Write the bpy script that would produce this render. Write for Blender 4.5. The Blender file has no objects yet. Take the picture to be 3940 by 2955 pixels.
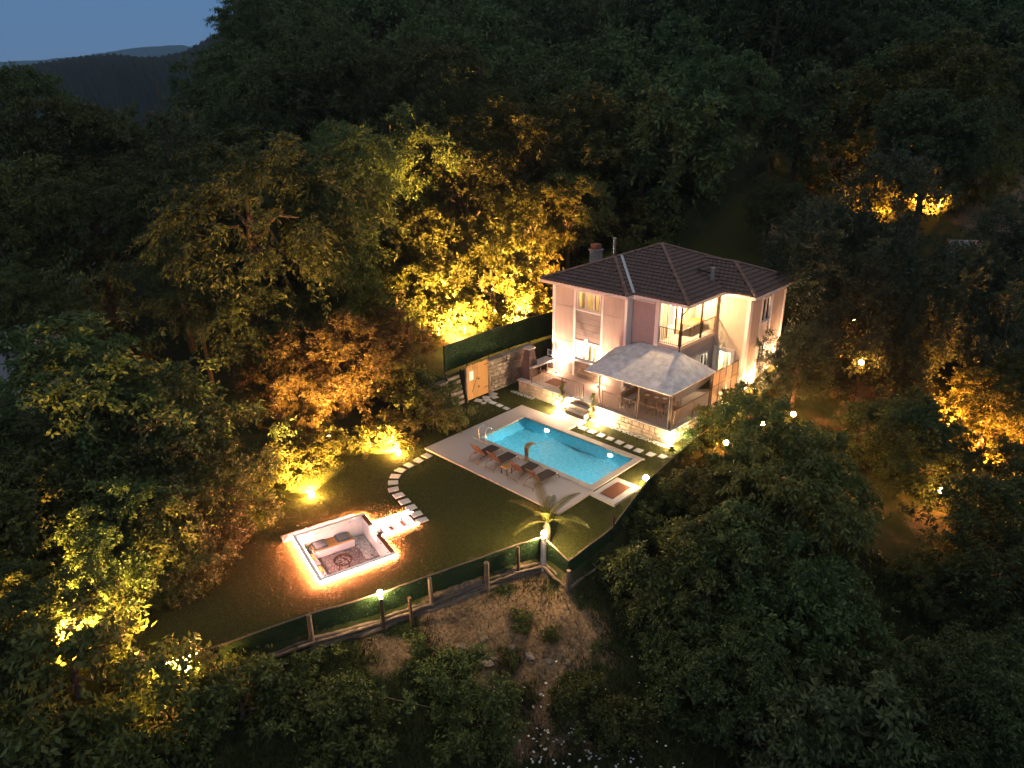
import bpy, math, random
import numpy as np
from mathutils import Vector, Matrix

sc = bpy.context.scene
col = sc.collection
R = math.radians
random.seed(7)
rng = np.random.default_rng(7)

# ------------------------------------------------------------------ camera
cd = bpy.data.cameras.new('camera')
cam = bpy.data.objects.new('camera', cd)
col.objects.link(cam)
rx, ux, fx = (0.724218, 0.68948, -0.011212), (-0.253169, 0.280978, 0.92572), (-0.641415, 0.667585, -0.378044)
cam.matrix_world = Matrix(((rx[0], ux[0], -fx[0], 26.4627), (rx[1], ux[1], -fx[1], -24.8671), (rx[2], ux[2], -fx[2], 18.1399), (0, 0, 0, 1)))
cd.sensor_width = 36
cd.lens = 24.53
cd.clip_start = 0.5
cd.clip_end = 20000
sc.camera = cam

# ------------------------------------------------------------------ dusk sky
world = bpy.data.worlds.new('World')
sc.world = world
world.use_nodes = True
wn = world.node_tree
bgn = wn.nodes['Background']
sky = wn.nodes.new('ShaderNodeTexSky')
sky.sky_type = 'NISHITA'
sky.sun_disc = False
sky.sun_elevation = R(15)
sky.sun_rotation = R(135)
sky.air_density = 2.0
sky.dust_density = 0.0
sky.ozone_density = 10.0
wb = wn.nodes.new('ShaderNodeMix')          # the photograph's cold white balance for the dusk sky
wb.data_type = 'RGBA'; wb.blend_type = 'MULTIPLY'; wb.inputs[0].default_value = 1.0
wb.inputs[7].default_value = (0.80, 0.74, 1.02, 1)
wn.links.new(sky.outputs[0], wb.inputs[6])
tcw = wn.nodes.new('ShaderNodeTexCoord'); sxyz = wn.nodes.new('ShaderNodeSeparateXYZ'); grd = wn.nodes.new('ShaderNodeValToRGB')
wn.links.new(tcw.outputs['Generated'], sxyz.inputs[0]); wn.links.new(sxyz.outputs[2], grd.inputs[0])
ge = grd.color_ramp.elements                # blue band near the horizon; overhead brightened as fill light for roofs and trees
ge[0].position = 0.0; ge[0].color = (1.0, 1.9, 3.4, 1)
ge[1].position = 1.0; ge[1].color = (5.0, 4.7, 4.4, 1)
for p_, c_ in ((0.17, (0.80, 1.85, 3.6, 1)), (0.55, (4.0, 4.3, 4.6, 1))):
    e_ = ge.new(p_); e_.color = c_
mxw = wn.nodes.new('ShaderNodeMix'); mxw.data_type = 'RGBA'; mxw.inputs[0].default_value = 0.88
wn.links.new(wb.outputs[2], mxw.inputs[6]); wn.links.new(grd.outputs[0], mxw.inputs[7])
wn.links.new(mxw.outputs[2], bgn.inputs[0])
bgn.inputs[1].default_value = 0.115
sc.view_settings.view_transform = 'Standard'
sc.view_settings.look = 'None'
sc.view_settings.exposure = 0.0
sc.view_settings.gamma = 1.0
sc.view_settings.use_curve_mapping = False
sc.render.engine = 'CYCLES'
cy = sc.cycles
cy.use_denoising = True
cy.max_bounces = 5
cy.diffuse_bounces = 2
cy.glossy_bounces = 2
cy.transmission_bounces = 4
cy.transparent_max_bounces = 8
cy.sample_clamp_indirect = 4.0
cy.volume_bounces = 0
cy.caustics_reflective = False
cy.caustics_refractive = False

# ------------------------------------------------------------------ helpers
def P(o, label=None, cat=None, group=None, kind=None):
    if label: o['label'] = label
    if cat: o['category'] = cat
    if group: o['group'] = group
    if kind: o['kind'] = kind
    return o

def empty(name, loc, label=None, cat=None, group=None, rz=0.0):
    o = bpy.data.objects.new(name, None)
    col.objects.link(o)
    o.location = loc
    o.rotation_euler = (0, 0, rz)
    o.empty_display_size = 0.3
    return P(o, label, cat, group)

def rootloc(p):
    v = Vector((0, 0, 0))
    while p is not None:
        v += p.location
        p = p.parent
    return v

def link(name, me, parent=None, loc=(0, 0, 0), rot=(0, 0, 0), scale=(1, 1, 1)):
    o = bpy.data.objects.new(name, me)
    col.objects.link(o)
    o.parent = parent
    o.location = loc
    o.rotation_euler = rot
    o.scale = scale
    return o

def copy_tree(o, parent=None):
    c = o.copy()
    col.objects.link(c)
    c.parent = parent
    for ch in list(o.children):
        copy_tree(ch, c)
    return c

class MB:
    """collects shapes and links them as one mesh object (coordinates are world ones unless local=True)"""
    def __init__(s):
        s.v = []; s.f = []; s.sm = False
    def add(s, vs, fs):
        n = len(s.v)
        s.v += [tuple(p) for p in vs]
        s.f += [tuple(i + n for i in f) for f in fs]
        return s
    def box(s, x0, x1, y0, y1, z0, z1):
        return s.add([(x0, y0, z0), (x1, y0, z0), (x1, y1, z0), (x0, y1, z0), (x0, y0, z1), (x1, y0, z1), (x1, y1, z1), (x0, y1, z1)],
                     [(0, 3, 2, 1), (4, 5, 6, 7), (0, 1, 5, 4), (1, 2, 6, 5), (2, 3, 7, 6), (3, 0, 4, 7)])
    def bbox(s, x0, x1, y0, y1, z0, z1, b=0.01):
        """box with chamfered upper edge"""
        vs = [(x0, y0, z0), (x1, y0, z0), (x1, y1, z0), (x0, y1, z0), (x0, y0, z1 - b), (x1, y0, z1 - b), (x1, y1, z1 - b), (x0, y1, z1 - b),
              (x0 + b, y0 + b, z1), (x1 - b, y0 + b, z1), (x1 - b, y1 - b, z1), (x0 + b, y1 - b, z1)]
        return s.add(vs, [(0, 3, 2, 1), (0, 1, 5, 4), (1, 2, 6, 5), (2, 3, 7, 6), (3, 0, 4, 7), (4, 5, 9, 8), (5, 6, 10, 9), (6, 7, 11, 10), (7, 4, 8, 11), (8, 9, 10, 11)])
    def obox(s, c, ax, ay, az, hx, hy, hz):
        c = Vector(c); ax = Vector(ax).normalized() * hx; ay = Vector(ay).normalized() * hy; az = Vector(az).normalized() * hz
        vs = [c - ax - ay - az, c + ax - ay - az, c + ax + ay - az, c - ax + ay - az, c - ax - ay + az, c + ax - ay + az, c + ax + ay + az, c - ax + ay + az]
        return s.add(vs, [(0, 3, 2, 1), (4, 5, 6, 7), (0, 1, 5, 4), (1, 2, 6, 5), (2, 3, 7, 6), (3, 0, 4, 7)])
    def bar(s, a, b, w, h=None, up=(0, 0, 1)):
        a = Vector(a); b = Vector(b); d = b - a
        h = w if h is None else h
        up = Vector(up)
        if abs(d.normalized().dot(up)) > 0.98: up = Vector((1, 0, 0))
        sd = d.cross(up).normalized(); uu = sd.cross(d).normalized()
        return s.obox((a + b) / 2, d, sd, uu, d.length / 2, w / 2, h / 2)
    def tube(s, pts, r, n=6, r1=None):
        pts = [Vector(p) for p in pts]
        rs = r if isinstance(r, (list, tuple)) else [r + ((r1 if r1 is not None else r) - r) * i / max(1, len(pts) - 1) for i in range(len(pts))]
        base = len(s.v)
        ref = Vector((0.31, 0.17, 0.93)).normalized()
        for i, p in enumerate(pts):
            d = (pts[min(i + 1, len(pts) - 1)] - pts[max(i - 1, 0)]).normalized()
            if abs(d.dot(ref)) > 0.95: ref = Vector((1, 0.1, 0.05)).normalized()
            a = d.cross(ref).normalized(); b = d.cross(a)
            for k in range(n):
                t = 2 * math.pi * k / n
                s.v.append(tuple(p + (a * math.cos(t) + b * math.sin(t)) * rs[i]))
        for i in range(len(pts) - 1):
            for k in range(n):
                s.f.append((base + i * n + k, base + i * n + (k + 1) % n, base + (i + 1) * n + (k + 1) % n, base + (i + 1) * n + k))
        s.f.append(tuple(base + k for k in range(n)))
        s.f.append(tuple(base + (len(pts) - 1) * n + k for k in range(n))[::-1])
        return s
    def lathe(s, c, prof, n=16, ax=(0, 0, 1)):
        ax = Vector(ax).normalized()
        ref = Vector((1, 0, 0)) if abs(ax.x) < 0.9 else Vector((0, 1, 0))
        a = ax.cross(ref).normalized(); b = ax.cross(a); c = Vector(c)
        base = len(s.v)
        for (r, z) in prof:
            for k in range(n):
                t = 2 * math.pi * k / n
                s.v.append(tuple(c + ax * z + (a * math.cos(t) + b * math.sin(t)) * r))
        for i in range(len(prof) - 1):
            for k in range(n):
                s.f.append((base + i * n + k, base + i * n + (k + 1) % n, base + (i + 1) * n + (k + 1) % n, base + (i + 1) * n + k))
        s.f.append(tuple(base + k for k in range(n))[::-1])
        s.f.append(tuple(base + (len(prof) - 1) * n + k for k in range(n)))
        return s
    def build(s, name, mat, parent=None, smooth=False, local=False):
        me = bpy.data.meshes.new(name)
        o = rootloc(parent) if (parent and not local) else Vector((0, 0, 0))
        me.from_pydata([(p[0] - o.x, p[1] - o.y, p[2] - o.z) for p in s.v], [], s.f)
        if mat: me.materials.append(mat)
        if smooth: me.polygons.foreach_set('use_smooth', [True] * len(me.polygons))
        me.update()
        ob = bpy.data.objects.new(name, me)
        col.objects.link(ob)
        ob.parent = parent
        return ob

def npmesh(name, verts, faces, mat, attrs=None, smooth=False):
    """fast mesh from numpy arrays; faces (n,3) or (n,4)"""
    me = bpy.data.meshes.new(name)
    verts = np.asarray(verts, dtype=np.float32); faces = np.asarray(faces, dtype=np.int32)
    nf, k = faces.shape
    me.vertices.add(len(verts)); me.vertices.foreach_set('co', verts.ravel())
    me.loops.add(nf * k); me.loops.foreach_set('vertex_index', faces.ravel())
    me.polygons.add(nf); me.polygons.foreach_set('loop_start', np.arange(0, nf * k, k, dtype=np.int32))
    me.polygons.foreach_set('loop_total', np.full(nf, k, dtype=np.int32))
    if smooth: me.polygons.foreach_set('use_smooth', np.ones(nf, dtype=bool))
    if attrs:
        for n, a in attrs.items():
            at = me.attributes.new(n, 'FLOAT', 'POINT'); at.data.foreach_set('value', np.asarray(a, dtype=np.float32))
    if mat: me.materials.append(mat)
    me.update(); me.validate()
    return me

# ------------------------------------------------------------------ materials
def newmat(name):
    m = bpy.data.materials.new(name); m.use_nodes = True
    nt = m.node_tree; nt.nodes.clear()
    out = nt.nodes.new('ShaderNodeOutputMaterial')
    return m, nt, out

def nd(nt, t, **kw):
    n = nt.nodes.new(t)
    for k, v in kw.items(): setattr(n, k, v)
    return n

def noise(nt, scale, detail=4, vec=None, rough=0.6):
    n = nd(nt, 'ShaderNodeTexNoise'); n.inputs['Scale'].default_value = scale; n.inputs['Detail'].default_value = detail; n.inputs['Roughness'].default_value = rough
    if vec is not None: nt.links.new(vec, n.inputs['Vector'])
    return n

def ramp(nt, src, stops):
    r = nd(nt, 'ShaderNodeValToRGB'); nt.links.new(src, r.inputs[0])
    e = r.color_ramp.elements
    while len(e) > 1: e.remove(e[-1])
    e[0].position = stops[0][0]; e[0].color = (*stops[0][1], 1)
    for p, c in stops[1:]:
        k = e.new(p); k.color = (*c, 1)
    return r

def mat(name, c1, c2=None, scale=8.0, rough=0.7, bump=0.0, bscale=None, metal=0.0, stretch=None, island=0.0, spec=0.3):
    m, nt, out = newmat(name)
    b = nd(nt, 'ShaderNodeBsdfPrincipled')
    nt.links.new(b.outputs[0], out.inputs[0])
    b.inputs['Roughness'].default_value = rough; b.inputs['Metallic'].default_value = metal
    b.inputs['Specular IOR Level'].default_value = spec
    tc = nd(nt, 'ShaderNodeTexCoord'); vec = tc.outputs['Object']
    if stretch:
        mp = nd(nt, 'ShaderNodeMapping'); mp.inputs['Scale'].default_value = stretch
        nt.links.new(vec, mp.inputs[0]); vec = mp.outputs[0]
    c2 = c2 or tuple(x * 0.75 for x in c1)
    n = noise(nt, scale, 6, vec)
    r = ramp(nt, n.outputs[0], [(0.35, c2), (0.65, c1)])
    cs = r.outputs[0]
    if island:
        g = nd(nt, 'ShaderNodeNewGeometry'); h = nd(nt, 'ShaderNodeHueSaturation')
        oi = nd(nt, 'ShaderNodeObjectInfo')
        ad = nd(nt, 'ShaderNodeMath', operation='ADD'); nt.links.new(g.outputs['Random Per Island'], ad.inputs[0]); nt.links.new(oi.outputs['Random'], ad.inputs[1])
        fr = nd(nt, 'ShaderNodeMath', operation='FRACT'); nt.links.new(ad.outputs[0], fr.inputs[0])
        mr = nd(nt, 'ShaderNodeMapRange'); mr.inputs[3].default_value = 1 - island; mr.inputs[4].default_value = 1 + island
        nt.links.new(fr.outputs[0], mr.inputs[0]); nt.links.new(mr.outputs[0], h.inputs['Value']); nt.links.new(cs, h.inputs['Color']); cs = h.outputs[0]
    nt.links.new(cs, b.inputs['Base Color'])
    if bump:
        n2 = noise(nt, bscale or scale * 3, 5, vec)
        bp = nd(nt, 'ShaderNodeBump'); bp.inputs['Strength'].default_value = bump; bp.inputs['Distance'].default_value = 0.02
        nt.links.new(n2.outputs[0], bp.inputs['Height']); nt.links.new(bp.outputs[0], b.inputs['Normal'])
    return m

def emis(name, c, s):
    m, nt, out = newmat(name)
    e = nd(nt, 'ShaderNodeEmission'); e.inputs[0].default_value = (*c, 1); e.inputs[1].default_value = s
    nt.links.new(e.outputs[0], out.inputs[0])
    return m

def leafmat(name, c1, c2, trans=0.35, rough=0.5):
    m, nt, out = newmat(name)
    g = nd(nt, 'ShaderNodeNewGeometry'); oi = nd(nt, 'ShaderNodeObjectInfo')
    r = ramp(nt, g.outputs['Random Per Island'], [(0.0, c2), (0.55, c1), (1.0, tuple(min(1, x * 1.5) for x in c1))])
    h = nd(nt, 'ShaderNodeHueSaturation')
    mr = nd(nt, 'ShaderNodeMapRange'); mr.inputs[3].default_value = 0.65; mr.inputs[4].default_value = 1.25
    nt.links.new(oi.outputs['Random'], mr.inputs[0]); nt.links.new(mr.outputs[0], h.inputs['Value'])
    mh = nd(nt, 'ShaderNodeMapRange'); mh.inputs[3].default_value = 0.485; mh.inputs[4].default_value = 0.515
    nt.links.new(oi.outputs['Random'], mh.inputs[0]); nt.links.new(mh.outputs[0], h.inputs['Hue'])
    nt.links.new(r.outputs[0], h.inputs['Color'])
    d = nd(nt, 'ShaderNodeBsdfPrincipled'); d.inputs['Roughness'].default_value = rough; d.inputs['Specular IOR Level'].default_value = 0.25
    t = nd(nt, 'ShaderNodeBsdfTranslucent')
    mx = nd(nt, 'ShaderNodeMixShader'); mx.inputs[0].default_value = trans
    nt.links.new(h.outputs[0], d.inputs['Base Color']); nt.links.new(h.outputs[0], t.inputs[0])
    nt.links.new(d.outputs[0], mx.inputs[1]); nt.links.new(t.outputs[0], mx.inputs[2]); nt.links.new(mx.outputs[0], out.inputs[0])
    return m

def groundmat():
    m, nt, out = newmat('earth')
    b = nd(nt, 'ShaderNodeBsdfPrincipled'); b.inputs['Roughness'].default_value = 0.95; b.inputs['Specular IOR Level'].default_value = 0.1
    nt.links.new(b.outputs[0], out.inputs[0])
    tc = nd(nt, 'ShaderNodeTexCoord'); v = tc.outputs['Object']
    n1 = noise(nt, 0.7, 8, v); n2 = noise(nt, 9, 6, v); n3 = noise(nt, 45, 4, v)
    wild = ramp(nt, n1.outputs[0], [(0.35, (0.022, 0.034, 0.011)), (0.5, (0.04, 0.05, 0.018)), (0.68, (0.075, 0.06, 0.03))])
    lawn = ramp(nt, n2.outputs[0], [(0.35, (0.042, 0.046, 0.012)), (0.6, (0.064, 0.062, 0.017)), (0.75, (0.085, 0.068, 0.022))])
    dirt = ramp(nt, n2.outputs[0], [(0.3, (0.11, 0.065, 0.036)), (0.5, (0.22, 0.14, 0.08)), (0.68, (0.34, 0.235, 0.145))])
    a1 = nd(nt, 'ShaderNodeAttribute', attribute_name='lawn'); a2 = nd(nt, 'ShaderNodeAttribute', attribute_name='dirt')
    m1 = nd(nt, 'ShaderNodeMix', data_type='RGBA'); m2 = nd(nt, 'ShaderNodeMix', data_type='RGBA')
    nt.links.new(a1.outputs['Fac'], m1.inputs[0]); nt.links.new(wild.outputs[0], m1.inputs[6]); nt.links.new(lawn.outputs[0], m1.inputs[7])
    ad = nd(nt, 'ShaderNodeMath', operation='ADD'); nt.links.new(a2.outputs['Fac'], ad.inputs[0]); nt.links.new(n1.outputs[0], ad.inputs[1])
    mr = nd(nt, 'ShaderNodeMapRange'); mr.inputs[1].default_value = 0.85; mr.inputs[2].default_value = 1.15
    nt.links.new(ad.outputs[0], mr.inputs[0]); nt.links.new(mr.outputs[0], m2.inputs[0])
    nt.links.new(m1.outputs[2], m2.inputs[6]); nt.links.new(dirt.outputs[0], m2.inputs[7])
    nt.links.new(m2.outputs[2], b.inputs['Base Color'])
    bp = nd(nt, 'ShaderNodeBump'); bp.inputs['Strength'].default_value = 0.6; bp.inputs['Distance'].default_value = 0.06
    nt.links.new(n3.outputs[0], bp.inputs['Height']); nt.links.new(bp.outputs[0], b.inputs['Normal'])
    return m

def watermat():
    m, nt, out = newmat('pool_water')
    g = nd(nt, 'ShaderNodeBsdfGlass'); g.inputs['IOR'].default_value = 1.33; g.inputs['Roughness'].default_value = 0.0
    g.inputs['Color'].default_value = (0.86, 0.97, 0.99, 1)
    nt.links.new(g.outputs[0], out.inputs[0])
    return m

def glassmat():
    m, nt, out = newmat('window_glass')
    tr = nd(nt, 'ShaderNodeBsdfTransparent'); tr.inputs[0].default_value = (0.92, 0.94, 0.93, 1)
    gl = nd(nt, 'ShaderNodeBsdfGlossy'); gl.inputs['Roughness'].default_value = 0.02
    fr = nd(nt, 'ShaderNodeFresnel'); fr.inputs[0].default_value = 1.45
    mx = nd(nt, 'ShaderNodeMixShader')
    nt.links.new(fr.outputs[0], mx.inputs[0]); nt.links.new(tr.outputs[0], mx.inputs[1]); nt.links.new(gl.outputs[0], mx.inputs[2]); nt.links.new(mx.outputs[0], out.inputs[0])
    return m

def tilemat():
    m, nt, out = newmat('pool_mosaic')
    b = nd(nt, 'ShaderNodeBsdfPrincipled'); b.inputs['Roughness'].default_value = 0.4
    nt.links.new(b.outputs[0], out.inputs[0])
    tc = nd(nt, 'ShaderNodeTexCoord')
    vo = nd(nt, 'ShaderNodeTexVoronoi'); vo.distance = 'CHEBYCHEV'; vo.inputs['Scale'].default_value = 14; vo.inputs['Randomness'].default_value = 0.25
    nt.links.new(tc.outputs['Object'], vo.inputs['Vector'])
    hs = nd(nt, 'ShaderNodeSeparateColor'); nt.links.new(vo.outputs['Color'], hs.inputs[0])
    r = ramp(nt, hs.outputs[0], [(0.0, (0.10, 0.40, 0.50)), (0.45, (0.15, 0.49, 0.59)), (0.8, (0.21, 0.57, 0.66)), (1.0, (0.30, 0.64, 0.71))])
    nt.links.new(r.outputs[0], b.inputs['Base Color'])
    return m

M = {}
M['earth'] = groundmat()
M['water'] = watermat()
M['glass'] = glassmat()
M['mosaic'] = tilemat()
M['deck'] = mat('deck_concrete', (0.54, 0.45, 0.40), (0.44, 0.365, 0.325), 30, 0.8, 0.25, 120)
M['coping'] = mat('coping_stone', (0.50, 0.42, 0.35), (0.40, 0.33, 0.27), 20, 0.7, 0.2, 90, island=0.08)
M['paver'] = mat('paver_stone', (0.62, 0.60, 0.56), (0.48, 0.46, 0.43), 14, 0.8, 0.3, 70, island=0.12)
M['slab'] = mat('pale_slab', (0.55, 0.50, 0.45), (0.45, 0.40, 0.36), 12, 0.8, 0.2, 60)
M['terr'] = mat('terrace_floor', (0.46, 0.35, 0.29), (0.38, 0.28, 0.23), 6, 0.65, 0.15, 40)
M['stone'] = mat('rubble_stone', (0.34, 0.27, 0.20), (0.20, 0.155, 0.11), 7, 0.85, 0.7, 22, island=0.3)
M['tstone'] = mat('terrace_stone', (0.42, 0.34, 0.24), (0.30, 0.235, 0.16), 7, 0.85, 0.5, 22, island=0.15)
M['mortar'] = mat('mortar', (0.16, 0.13, 0.10), (0.10, 0.08, 0.06), 12, 0.95, 0.4, 40)
M['clad'] = mat('greige_cladding', (0.50, 0.43, 0.375), (0.44, 0.375, 0.325), 3, 0.7, 0.1, 60, stretch=(1, 1, 0.1))
M['mauve'] = mat('mauve_render', (0.36, 0.32, 0.32), (0.30, 0.265, 0.265), 14, 0.9, 0.35, 60)
M['cream'] = mat('cream_render', (0.52, 0.45, 0.36), (0.48, 0.41, 0.325), 4, 0.85, 0.15, 60)
M['planks'] = mat('grey_plank', (0.25, 0.215, 0.20), (0.19, 0.16, 0.15), 10, 0.7, 0.2, 40, stretch=(0.2, 1, 4), island=0.1)
M['white'] = mat('white_paint', (0.78, 0.75, 0.72), (0.70, 0.67, 0.64), 8, 0.55, 0.05, 40)
M['tile'] = mat('roof_tile', (0.135, 0.085, 0.07), (0.09, 0.057, 0.047), 5, 0.75, 0.3, 50, island=0.10)
M['ridge'] = mat('ridge_tile', (0.25, 0.15, 0.115), (0.15, 0.09, 0.07), 8, 0.75, 0.3, 40, island=0.2)
M['under'] = mat('roof_underlay', (0.03, 0.02, 0.018), None, 5, 0.9)
M['tin'] = mat('bare_tin', (0.55, 0.56, 0.58), (0.4, 0.41, 0.43), 6, 0.4, metal=0.8)
M['steel'] = mat('stainless_steel', (0.75, 0.74, 0.72), (0.65, 0.64, 0.62), 6, 0.25, metal=1.0)
M['brass'] = mat('bronzed_steel', (0.36, 0.27, 0.15), (0.27, 0.20, 0.10), 6, 0.35, metal=0.8)
M['iron'] = mat('dark_iron', (0.05, 0.035, 0.028), (0.03, 0.022, 0.018), 12, 0.55)
M['brownm'] = mat('brown_metal', (0.13, 0.075, 0.045), (0.085, 0.05, 0.03), 12, 0.5)
M['sling'] = mat('brown_sling', (0.085, 0.055, 0.042), (0.06, 0.038, 0.03), 90, 0.8, 0.3, 200)
M['wood'] = mat('honey_wood', (0.52, 0.27, 0.085), (0.40, 0.19, 0.055), 6, 0.6, 0.2, 30, stretch=(6, 6, 0.5), island=0.12)
M['oldwood'] = mat('weathered_wood', (0.26, 0.18, 0.12), (0.13, 0.085, 0.055), 5, 0.85, 0.6, 18, stretch=(4, 4, 0.6), island=0.2)
M['log'] = mat('split_log', (0.24, 0.17, 0.12), (0.10, 0.07, 0.05), 3, 0.9, 0.8, 14, stretch=(1, 1, 5), island=0.25)
M['bark'] = mat('bark', (0.13, 0.095, 0.065), (0.06, 0.045, 0.03), 6, 0.95, 0.8, 16, stretch=(2, 2, 0.4))
M['gazroof'] = mat('pale_roof_felt', (0.82, 0.78, 0.75), (0.54, 0.50, 0.49), 2.4, 0.75, 0.2, 30)
M['green'] = mat('green_fence_leaf', (0.03, 0.06, 0.018), (0.015, 0.035, 0.010), 25, 0.8, 0.8, 90)
M['greenleaf'] = leafmat('hedge_leaf', (0.035, 0.075, 0.018), (0.018, 0.045, 0.010), 0.2)
M['screen'] = mat('beige_screen', (0.50, 0.40, 0.27), (0.42, 0.33, 0.22), 4, 0.8, 0.1, 60)
M['cushion'] = mat('grey_cushion', (0.20, 0.19, 0.19), (0.15, 0.145, 0.145), 60, 0.9, 0.4, 160)
M['redcap'] = mat('dark_red_rim', (0.16, 0.05, 0.03), (0.11, 0.034, 0.02), 8, 0.6, 0.2, 30)
M['pitwhite'] = mat('white_plaster', (0.80, 0.78, 0.78), (0.72, 0.70, 0.70), 3, 0.85, 0.15, 50)
M['pebble'] = mat('pebble', (0.36, 0.29, 0.275), (0.27, 0.215, 0.205), 6, 0.8, 0.3, 40, island=0.3)
M['soil'] = mat('gravel_bed', (0.28, 0.22, 0.21), (0.18, 0.14, 0.13), 40, 0.95, 0.6, 120)
M['rust'] = mat('rusty_steel', (0.12, 0.06, 0.04), (0.07, 0.035, 0.025), 14, 0.8, 0.3, 40)
M['coir'] = mat('red_brown_coir', (0.20, 0.075, 0.035), (0.15, 0.055, 0.027), 60, 0.95, 0.5, 200)
M['ovenbrick'] = mat('sooty_brick', (0.12, 0.085, 0.07), (0.07, 0.05, 0.042), 9, 0.9, 0.5, 30, island=0.2)
M['brick'] = mat('red_brick', (0.30, 0.11, 0.07), (0.22, 0.08, 0.05), 9, 0.9, 0.4, 30)
M['plaster'] = mat('chimney_plaster', (0.35, 0.31, 0.27), (0.26, 0.23, 0.2), 9, 0.9, 0.3, 30)
M['shingle'] = mat('grey_shingle', (0.42, 0.42, 0.43), (0.28, 0.28, 0.29), 9, 0.9, 0.4, 30, island=0.3)
M['darkroof'] = mat('blue_black_roof', (0.035, 0.04, 0.055), None, 6, 0.8, 0.2, 30)
M['blue'] = mat('blue_tarp', (0.12, 0.25, 0.55), (0.08, 0.18, 0.42), 5, 0.6)
M['curtain'] = mat('amber_curtain', (0.60, 0.36, 0.12), (0.5, 0.29, 0.09), 3, 0.9, stretch=(9, 9, 0.2))
M['room'] = mat('room_paint', (0.75, 0.66, 0.50), (0.70, 0.61, 0.46), 2, 0.9)
M['rock'] = mat('rock', (0.25, 0.20, 0.155), (0.15, 0.12, 0.09), 4, 0.9, 0.7, 12, island=0.25)
M['petal'] = mat('white_petal', (0.75, 0.75, 0.72), None, 5, 0.8)
M['lfA'] = leafmat('leaf_drooping', (0.082, 0.112, 0.034), (0.044, 0.064, 0.021))
M['lfB'] = leafmat('leaf_bushy', (0.104, 0.122, 0.032), (0.056, 0.07, 0.021))
M['lfC'] = leafmat('leaf_dark', (0.078, 0.115, 0.036), (0.044, 0.07, 0.024))
M['lfD'] = leafmat('leaf_bright', (.108, .112, .024), (.066, .070, .016), 0.4)
M['lfE'] = leafmat('leaf_pale', (0.1, 0.13, 0.05), (0.06, 0.085, 0.034))
M['needle'] = leafmat('pine_needle', (0.055, 0.075, 0.034), (0.032, 0.046, 0.024), 0.15)
M['litneedle'] = leafmat('floodlit_pine_needle', (0.115, 0.085, 0.026), (0.075, 0.052, 0.018), 0.25)  # pine needles with the floodlight's gold put into their colour
M['lfred'] = leafmat('leaf_red', (0.20, 0.02, 0.012), (0.10, 0.012, 0.008))
M['grass'] = leafmat('grass_blade', (0.085, 0.092, 0.020), (0.052, 0.058, 0.013), 0.25)
M['weed'] = leafmat('weed_blade', (0.060, 0.072, 0.022), (0.028, 0.038, 0.012), 0.25)
M['dry'] = leafmat('dry_grass_blade', (0.26, 0.20, 0.11), (0.16, 0.115, 0.06), 0.25)
M['lens'] = emis('lit_lens', (1.0, 0.74, 0.36), 5)
M['lensw'] = emis('lit_pool_lens', (0.85, 0.97, 1.0), 14)
M['globe'] = emis('lit_globe', (1.0, 0.78, 0.52), 3)
M['led'] = emis('lit_led_strip', (1.0, 0.24, 0.15), 3400)
M['ledin'] = emis('lit_inner_strip', (1.0, 0.50, 0.40), 240)

# ------------------------------------------------------------------ lamps
LAMP = 9.0
def light(kind, loc, power, color, parent=None, aim=None, radius=0.06, spot=120, blend=0.7):
    d = bpy.data.lights.new('lamp_light', kind)
    d.energy = power * LAMP; d.color = color; d.shadow_soft_size = radius
    if kind == 'SPOT': d.spot_size = R(spot); d.spot_blend = blend
    o = bpy.data.objects.new('lamp_light', d)
    col.objects.link(o)
    base = rootloc(parent) if parent else Vector((0, 0, 0))
    o.parent = parent
    o.location = Vector(loc) - base
    if aim is not None:
        o.rotation_euler = (Vector(aim) - Vector(loc)).to_track_quat('-Z', 'Y').to_euler()
    return o

WARM = (1.0, 0.50, 0.115)
AMB = (1.0, 0.38, 0.075)
SOFT = (1.0, 0.68, 0.38)

_LM = {}
def lensmat(power, color, r):
    """lit glass of a globe: its own emission carries the lamp's power"""
    s = round(power * LAMP / (math.pi * 4 * math.pi * r * r) / 10) * 10
    k = (s, color)
    if k not in _LM: _LM[k] = emis('lit_globe_glass', color, max(s, 5))
    return _LM[k]

def floodlight(loc, aim, power, label, group=None, color=WARM, spot=140, size=0.11, extra=0.0, bulb=False):
    """ground flood: stake, tilted housing and a domed lens, with its light"""
    x, y, z = loc
    t = empty('floodlight', (x, y, z), label, 'floodlight', group)
    MB().tube([(x, y, z - 0.15), (x, y, z + 0.12)], 0.02, 6).build('stake', M['iron'], t)
    d = (Vector(aim) - Vector((x, y, z + 0.15))).normalized()
    c = Vector((x, y, z + 0.16))
    if bulb:
        MB().lathe((x, y, z + 0.04), [(0.03, 0), (0.07, 0.02), (0.05, 0.05)], 10).build('housing', M['iron'], t)
        MB().lathe((x, y, z + 0.07), [(size * .4, 0), (size * .85, size * .35), (size, size), (size * .8, size * 1.65), (size * .3, size * 1.97)], 14).build('lens', lensmat(max(extra, 8), color, size), t, True)
        light('SPOT', Vector((x, y, z + .07 + size)) + d * (size + 0.03), power, color, t, aim, 0.07, spot, 0.6)
        return t
    MB().lathe(c - d * 0.10, [(0.03, 0), (size * 0.8, 0.02), (size, 0.09), (size * 1.08, 0.10)], 14, d).build('housing', M['iron'], t, True)
    MB().lathe(c + d * 0.004, [(size, 0), (size * 0.9, size * 0.35), (size * 0.6, size * 0.65), (size * 0.15, size * 0.78)], 14, d).build('lens', M['lens'], t, True)
    light('SPOT', c + d * (size + 0.02), power, color, t, aim, 0.07, spot, 0.6)
    if extra: light('POINT', c + Vector((0, 0, 0.1)) + d * (size + 0.05), extra, color, t, None, 0.08)
    return t

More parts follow.
